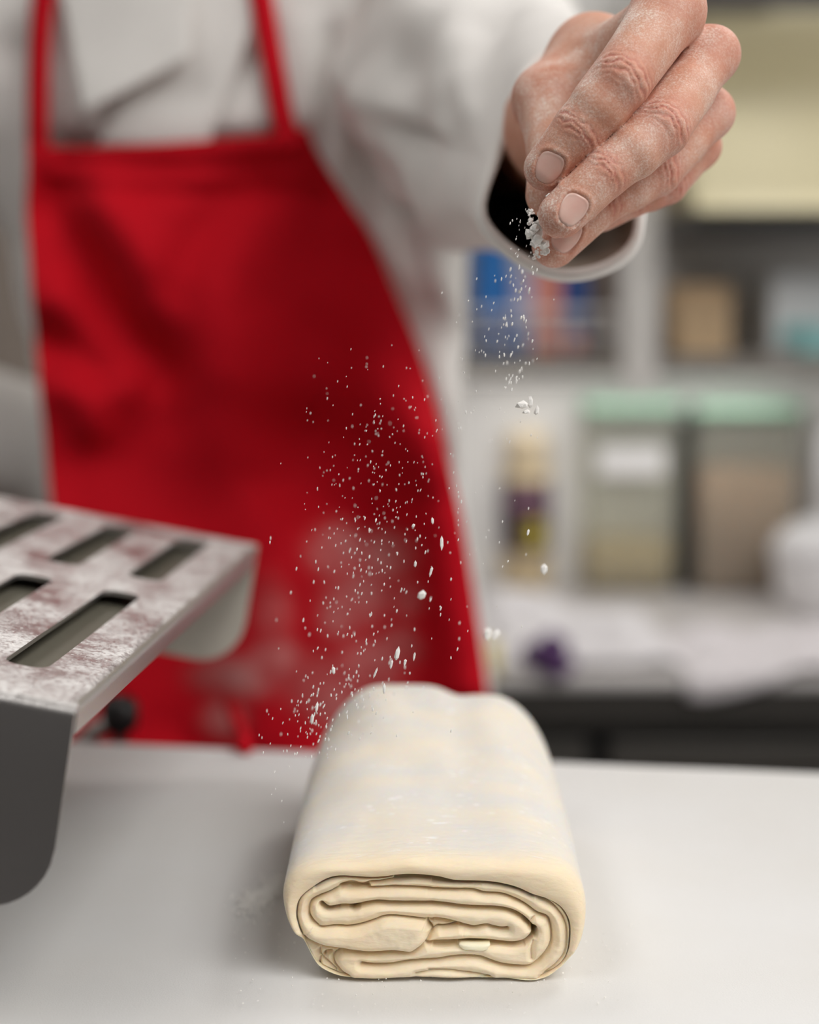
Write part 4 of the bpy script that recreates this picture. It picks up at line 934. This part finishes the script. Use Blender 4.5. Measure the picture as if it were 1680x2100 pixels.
# ---------------------------------------------------------------- back counter and what stands on it
CZ, CY0, CY1 = .83, 1.76, 2.31
counter = thing('back_counter', 'dark back counter with a pale worktop running along the back wall', 'counter', (0, 2.0, 0))
M_top = mat('worktop', (.62, .59, .58), .4, var=.1, vscale=12)
boxobj('worktop', (-.42, CY0, CZ - .012), (1.8, CY1, CZ), .003, M_top, counter)
boxobj('worktop_edge', (-.42, CY0 + .004, CZ - .055), (1.8, CY0 + .03, CZ - .012), .002, mat('edge_dark', (.065, .06, .055), .4, .3), counter)
boxobj('carcass', (-.40, CY0 + .035, .08), (1.8, CY1, CZ - .055), 0, M_black, counter)
boxobj('plinth', (-.38, CY0 + .08, 0), (1.78, CY1, .08), 0, M_black, counter)
M_drw = mat('drawer_front', (.085, .078, .07), .4, .2, var=.2, vscale=6)
xd = at_y(1232, 1520, CY0)[0]
for k in range(-1, 4):
    x0 = xd + .012 + k * .46; x1 = x0 + .436
    for z0, z1 in ((.44, CZ - .075), (.10, .425)):
        d = boxobj('drawer_front', (x0, CY0 + .012, z0), (x1, CY0 + .036, z1), .003, M_drw, counter)
        boxobj('drawer_handle', (x0 + .12, CY0 + .0, z1 - .09), (x1 - .12, CY0 + .012, z1 - .075), .003, M_dark, d)
keep(counter)
for d in counter.children:
    keep(d)
def onc(x, y): return at_z(x, y, CZ)
# bottle
p = onc(1078, 1207); bl = thing('sauce_bottle', 'dark labelled plastic bottle with a cream cap on the back counter', 'bottle', p)
M_bot = mat('bottle_cream', (.72, .58, .36), .4); M_lab = mat('bottle_label', (.035, .018, .03), .5, var=.5, vscale=25, col2=(.08, .035, .06)); M_cap = mat('bottle_cap', (.70, .58, .40), .5); M_yel = mat('label_yellow', (.62, .50, .03), .5)
lathe('bottle_body', [(.029, 0), (.034, .004), (.034, .155), (.030, .17), (.021, .178)], M_bot, bl)
lathe('label', [(.0343, .055), (.0348, .0555), (.0348, .1545), (.0343, .155)], M_lab, bl)
lathe('cap', [(.023, .172), (.0295, .176), (.0285, .215), (.025, .221), (.013, .222)], M_cap, bl)
a0 = -math.pi / 2 + .35; vs = []
for k in range(24):
    t = 2 * math.pi * k / 24; aa = a0 + .62 * math.cos(t); vs.append((.0353 * math.cos(aa), .0353 * math.sin(aa), .083 + .017 * math.sin(t)))
vs.append((.036 * math.cos(a0), .036 * math.sin(a0), .083)); mesh('label_dot', vs, [(k, (k + 1) % 24, 24) for k in range(24)], M_yel, bl)
boxobj('label_band', (-.026, -.0357, .118), (.026, -.018, .134), .002, mat('label_mauve', (.26, .12, .18), .5), bl)
# storage containers
M_lid = mat('green_lid', (.27, .44, .32), .5); M_meal = mat('yellow_meal', (.84, .67, .40), .9, var=.2, vscale=120); M_grain = mat('brown_grain', (.68, .41, .29), .9, var=.45, vscale=70, col2=(.55, .42, .32)); M_paper = mat('paper_label', (.85, .84, .84), .7)
def container(name, x0p, x1p, ybot, ytop, fill, mfill, label, lab=None, depth=.14):
    c = onc((x0p + x1p) / 2, ybot); sc = (c - CAM) @ FW / F; w = (x1p - x0p) * sc; h = (ybot - ytop) * sc * 1.01
    t = thing(name, label, 'container', c + np.array([0, 0, 0]))
    def rr(w_, d_, z, r=.012): return [(x, y + depth / 2, z) for x, y in slot_outline(0, 0, w_ / 2, d_ / 2, r, 4)]
    prof = [(1.0 - .06, .003), (1.0 - .04, .0), (.97, .02), (1.0, h * .9), (1.0, h * .93)]
    outer = [rr(w * s * .97, depth * s * .97, z) for s, z in prof[1:]]; inner = [rr(w * s * .97 - .005, depth * s * .97 - .005, max(z, .004)) for s, z in prof[1:]][::-1]
    loft('tub', outer + inner, M_clear, t)
    loft('contents', [rr(w * .97 * .955 - .008, depth * .93 - .008, .006), rr(w * .97 * .97 - .008, depth * .94 - .008, fill * h), rr(w * .6, depth * .6, fill * h + .006)], mfill, t)
    loft('lid', [rr(w * .96, depth * .96, h * .935), rr(w * 1.0, depth * 1.0, h * .935), rr(w * 1.0, depth * 1.0, h * .985), rr(w * .95, depth * .95, h), rr(w * .8, depth * .8, h)], M_lid, t)
    if lab: 
        boxobj('paper_label', (lab[0] * w, -.0035, lab[1] * h), (lab[2] * w, .0015, lab[3] * h), .0005, M_paper, t)
    return t
container('storage_container', 1192, 1392, 1218, 828, .26, M_meal, 'clear container with green lid and white label, low pale filling, beside the bottle', (-.35, .62, .33, .76))
container('storage_container', 1424, 1642, 1222, 836, .66, M_grain, 'clear container with green lid full of brown grains, nearer the counter end')
p = onc(1409, 1216); dk = thing('slim_canister', 'slim dark canister added for the shaded gap between the two clear containers', 'canister', p)  # dark block added for the shadow in the gap between the containers
loft('canister_body', [[(x, y + .07, z) for x, y in slot_outline(0, 0, .0085 * k, .05 * k, .004, 3)] for k, z in ((.9, 0), (1, .004), (1, .215), (.92, .222))], M_dark, dk)
loft('canister_lid', [[(x, y + .07, z) for x, y in slot_outline(0, 0, .0088 * k, .052 * k, .004, 3)] for k, z in ((1, .222), (1, .236), (.85, .24))], M_black, dk)
# white tub and piled cloths at the frame's right
p = onc(1692, 1252); tb2 = thing('white_tub', 'white plastic tub with a domed lid on the counter beside the grain container', 'tub', p)
M_white = mat('white_plastic', (.82, .81, .82), .4)
lathe('bowl', [(.05, 0), (.062, .01), (.068, .06), (.070, .075)], M_white, tb2); lathe('cover', [(.072, .075), (.072, .085), (.06, .105), (.03, .12), (.008, .124)], M_white, tb2)
p = onc(1735, 1222); b3 = thing('white_bottle', 'tall white plastic bottle behind the white tub', 'bottle', p)
lathe('bottle_body', [(.04, 0), (.045, .005), (.045, .20), (.035, .235), (.018, .25)], M_white, b3); lathe('cap', [(.02, .25), (.02, .28), (.012, .285)], M_white, b3)
# crumpled plastic sheet along the counter, one tip over the edge
def crumple(name, x0, x1, y0, y1, hmax, m, label, cat, seed, tip=None, nx=90, ny=44):
    vs = []
    for j in range(ny):
        for i in range(nx):
            u, w = i / (nx - 1), j / (ny - 1); x = x0 + (x1 - x0) * u; y = y0 + (y1 - y0) * w + .02 * float(vnoise(np.array([x, 0, seed]), .09, seed))
            e = min(1, 6 * min(u, 1 - u, w * 1.2 + .05, 1 - w + .05)); z = CZ + .003 + e * hmax * (.35 + .5 * float(vnoise(np.array([x, y, 0]), .11, seed)) + .35 * abs(float(vnoise(np.array([x, y, 1]), .04, seed + 1))) + .1 * float(vnoise(np.array([x, y, 2]), .016, seed + 2)))
            z = max(z, CZ + .002)
            if tip is not None and y < CY0 + .06:
                k = math.exp(-((x - tip) / .05) ** 2); s = max(0, CY0 + .06 - y)
                y -= k * .022 * min(1, s / .05); 
                if y < CY0 - .002: z = CZ + .002 - (CY0 - y) * 1.0; y = CY0 - .004 - .002 * k
            vs.append((x, y, z))
    o = mesh(name, vs, [(j * nx + i, j * nx + i + 1, (j + 1) * nx + i + 1, (j + 1) * nx + i) for j in range(ny - 1) for i in range(nx - 1)], m); md = o.modifiers.new('thickness', 'SOLIDIFY'); md.thickness = .0015; md.offset = 1
    return tag(o, label, cat)
M_cloth = mat('white_cloth', (.78, .755, .77), .8, var=.08, vscale=40, sheen=.1)
crumple('crumpled_cloth', at_y(960, 1300, 1.95)[0], at_y(1360, 1300, 1.95)[0], 1.80, 2.12, .045, M_cloth, 'crumpled white cloth on the counter in front of the dark bottle', 'cloth', 51)
crumple('plastic_bag', at_y(1368, 1300, 1.9)[0], at_y(1800, 1300, 1.9)[0], 1.765, 1.97, .035, mat('bag_film', (.72, .68, .70), .45, var=.1, vscale=40), 'loose white plastic bag on the counter with one corner over the edge', 'bag', 61, tip=at_y(1410, 1390, CY0)[0])
# small purple bundle and yellow packet on the counter edge
p = un(1128, 1318, 1.80); p[2] = CZ; pb = bmesh.new()
for i in range(26):
    a = random.uniform(0, 6.28); rr_ = random.uniform(0, .022); clump(pb, (p[0] + rr_ * math.cos(a) * 1.1, p[1] - .005 + rr_ * math.sin(a) * .6, CZ + .012 + random.uniform(0, .030)), .012, i)
tag(bmobj('purple_flower_bundle', pb, mat('purple', (.12, .045, .17), .7, var=.4, vscale=60)), 'small purple bundle lying at the front edge of the counter', 'bundle')
p = un(985, 1322, 1.80)
yk = thing('yellow_packet', 'small yellow packet on the counter beside the red apron', 'packet', (p[0], p[1], CZ))
loft('pouch', [[(x * s, y * .5 * s2, z) for x, y in slot_outline(0, 0, .020, .022, .008, 3)] for s, s2, z in ((1, 1, .0), (1.05, 1.2, .012), (1, .7, .03), (1, .12, .04))], mat('packet_yellow', (.62, .50, .12), .5), yk)

# ---------------------------------------------------------------- wall shelf with boxes, upright posts
SY = 2.10
def zat(y, Y=SY): return float(at_y(840, y, Y)[2])
def xat(x, Y=SY): return float(at_y(x, 600, Y)[0])
shelf = thing('wall_shelf', 'pale steel wall shelf with a wire front rail above the counter', 'shelf', (.2, YB, 1.2))
M_post = mat('pale_steel', (.80, .78, .75), .5, .1, var=.05, vscale=10); M_board = mat('shelf_board', (.30, .275, .24), .6, var=.1, vscale=10)
zs = zat(728)
bx0, bx1 = xat(905), xat(1800)
boxobj('shelf_board', (bx0, SY, zs - .018), (bx1, YB, zs), .002, M_board, shelf)
for yy_ in (640, 684): tube('rail', [(bx0, SY + .004, zat(yy_)), (xat(1290), SY + .004, zat(yy_))], .003, M_post, shelf, 8)
for x in (905, 1010, 1090, 1170, 1255): tube('rail_post', [(xat(x), SY + .004, zs), (xat(x), SY + .004, zat(636))], .0018, M_post, shelf, 8)
boxobj('upright', (xat(1276), SY - .012, zat(800)), (xat(1350), SY + .02, 1.62), .003, M_post, shelf)
boxobj('lamp_bar', (xat(930), SY + .11, zs - .034), (xat(1700), SY + .15, zs - .018), .002, M_lframe, shelf)  # unseen lamp added under the shelf to brighten the wall
boxobj('lamp_diffuser', (xat(935), SY + .115, zs - .036), (xat(1695), SY + .145, zs - .034), 0, M_lamp, shelf)  # glowing face of the added lamp
ld = bpy.data.lights.new('shelf_light', 'AREA'); ld.shape = 'RECTANGLE'; ld.size = xat(1690) - xat(940); ld.size_y = .03; ld.energy = 1.05; ld.color = (1, .98, .96)
lo_ = bpy.data.objects.new('shelf_light', ld); COL.objects.link(lo_); lo_.parent = shelf; lo_.location = ((xat(940) + xat(1690)) / 2, SY + .13, zs - .038)
keep(shelf)
def carton(x0, x1, y0, y1, Y, d, m, label, name='carton', cat='box', tilt=0, tape=None, grp=None):
    Xa, Xb = xat(x0, Y), xat(x1, Y); h = zat(y0, Y) - zat(y1, Y); t = thing(name, label, cat, ((Xa + Xb) / 2, Y, zs), 0, grp); w = Xb - Xa
    boxobj('carton_body', (-w / 2, 0, 0), (w / 2, d, h), .003, m, t)
    boxobj('carton_flap', (-w / 2 + .002, -.0012, h * .80), (w / 2 - .002, d * .5, h + .0015), .001, m, t)
    if tape: boxobj('printed_label', (-w * .34, -.0016, h * tape[0]), (w * .34, .001, h * tape[1]), .0005, tape[2], t)
    return t
M_bl = mat('blue_card', (.012, .16, .50), .5); M_bl2 = mat('navy_card', (.012, .07, .28), .5); M_lil = mat('lilac_card', (.48, .47, .66), .5); M_sal = mat('salmon_card', (.82, .30, .22), .5, var=.15, vscale=20); M_tan = mat('tan_card', (.80, .58, .35), .7, var=.12, vscale=12); M_teal = mat('teal_print', (.30, .60, .60), .5); M_pale = mat('pale_card', (.75, .78, .79), .5, var=.06, vscale=10)
M_brn = mat('brown_card', (.24, .19, .16), .7)
carton(975, 1048, 470, 728, SY + .03, .12, M_bl, 'bright blue carton on the wall shelf, beside the torso of the person', tape=(.06, .28, M_bl2))
carton(1052, 1096, 560, 728, SY + .03, .12, M_lil, 'narrow lilac carton on the shelf between the blue and the salmon carton', tape=(.05, .35, M_bl))
carton(1099, 1150, 545, 728, SY + .03, .12, M_sal, 'salmon pink carton on the shelf below the cuff of the sleeve')
carton(1153, 1206, 555, 728, SY + .03, .12, M_bl2, 'navy blue carton on the shelf beside the salmon carton', tape=(.04, .25, M_sal))
carton(1210, 1262, 520, 728, SY + .05, .12, M_brn, 'dull brown carton on the shelf against the pale upright')
carton(918, 972, 500, 728, SY + .05, .12, mat('grey_card', (.30, .27, .26), .7), 'grey carton at the shelf end, half behind the jacket')
carton(1392, 1502, 588, 728, SY + .04, .12, M_tan, 'tan cardboard carton alone on the shelf to the right of the upright', tape=(.45, .55, mat('tan_tape', (.55, .40, .25), .5)))
carton(1582, 1720, 560, 728, SY + .02, .13, M_pale, 'pale carton with teal print at the far end of the shelf', tape=(.12, .38, M_teal))
c2 = carton(1640, 1760, 618, 672, SY - .001, .02, M_teal, 'small teal packet leaning on the pale carton', name='packet', cat='packet')
# yellow cabinet above
yc = thing('wall_cabinet', 'yellow wall cabinet with a curved front above the shelf', 'cabinet', (xat(1560), YB, zat(430, 1.98)))
M_yc = mat('yellow_lacquer', (.72, .65, .42), .45, var=.05, vscale=8); YC = 1.98
xa, xb = xat(1425, YC), xat(2300, YC); zb, zt = zat(432, YC), zat(18, YC)
prof = [(YC + .0, zb), (YC + .004, zb + .004)] + [(YC + .012 + .10 * (s ** 1.3), zb + .012 + (zt - zb - .012) * s) for s in np.linspace(0, .55, 8)] + [(YC + .06 - .05 * ((s - .55) / .45), zb + .012 + (zt - zb - .012) * s) for s in np.linspace(.66, 1, 5)]
ring = lambda x: [(x, y, z) for y, z in prof] + [(x, YB - .002, zt), (x, YB - .002, zb)]
loft('cabinet_front', [ring(xa), ring(xa + .004), ring(xb)], M_yc, yc)
boxobj('top_board', (xa - .01, YC - .005, zt), (xb, YB - .002, zt + .14), .003, mat('cabinet_top', (.10, .09, .085), .6), yc)
boxobj('bottom_rail', (xa - .006, YC + .004, zb - .022), (xb, YB - .002, zb), .002, M_dark, yc)
keep(yc)
# tall dark rack with folded linen behind the baker, at the frame's left
rk = thing('tall_cabinet', 'tall brown cabinet standing on the floor behind the baker', 'cabinet', (-.75, 2.0, 0))
M_bc = mat('brown_cabinet', (.23, .185, .155), .6, var=.12, vscale=8)
boxobj('cabinet_body', (-1.5, 1.72, .0), (-.44, 2.3, 2.05), .004, M_bc, rk)
for x0, x1 in ((-1.48, -.98), (-.96, -.46)):
    d = boxobj('door', (x0, 1.70, .08), (x1, 1.72, 2.03), .004, M_bc, rk); boxobj('door_handle', (x1 - .06, 1.68, 1.0), (x1 - .045, 1.70, 1.2), .003, M_steel, d)
keep(rk)
for d in rk.children: keep(d)
# a counter is cut short where the tall cabinet stands
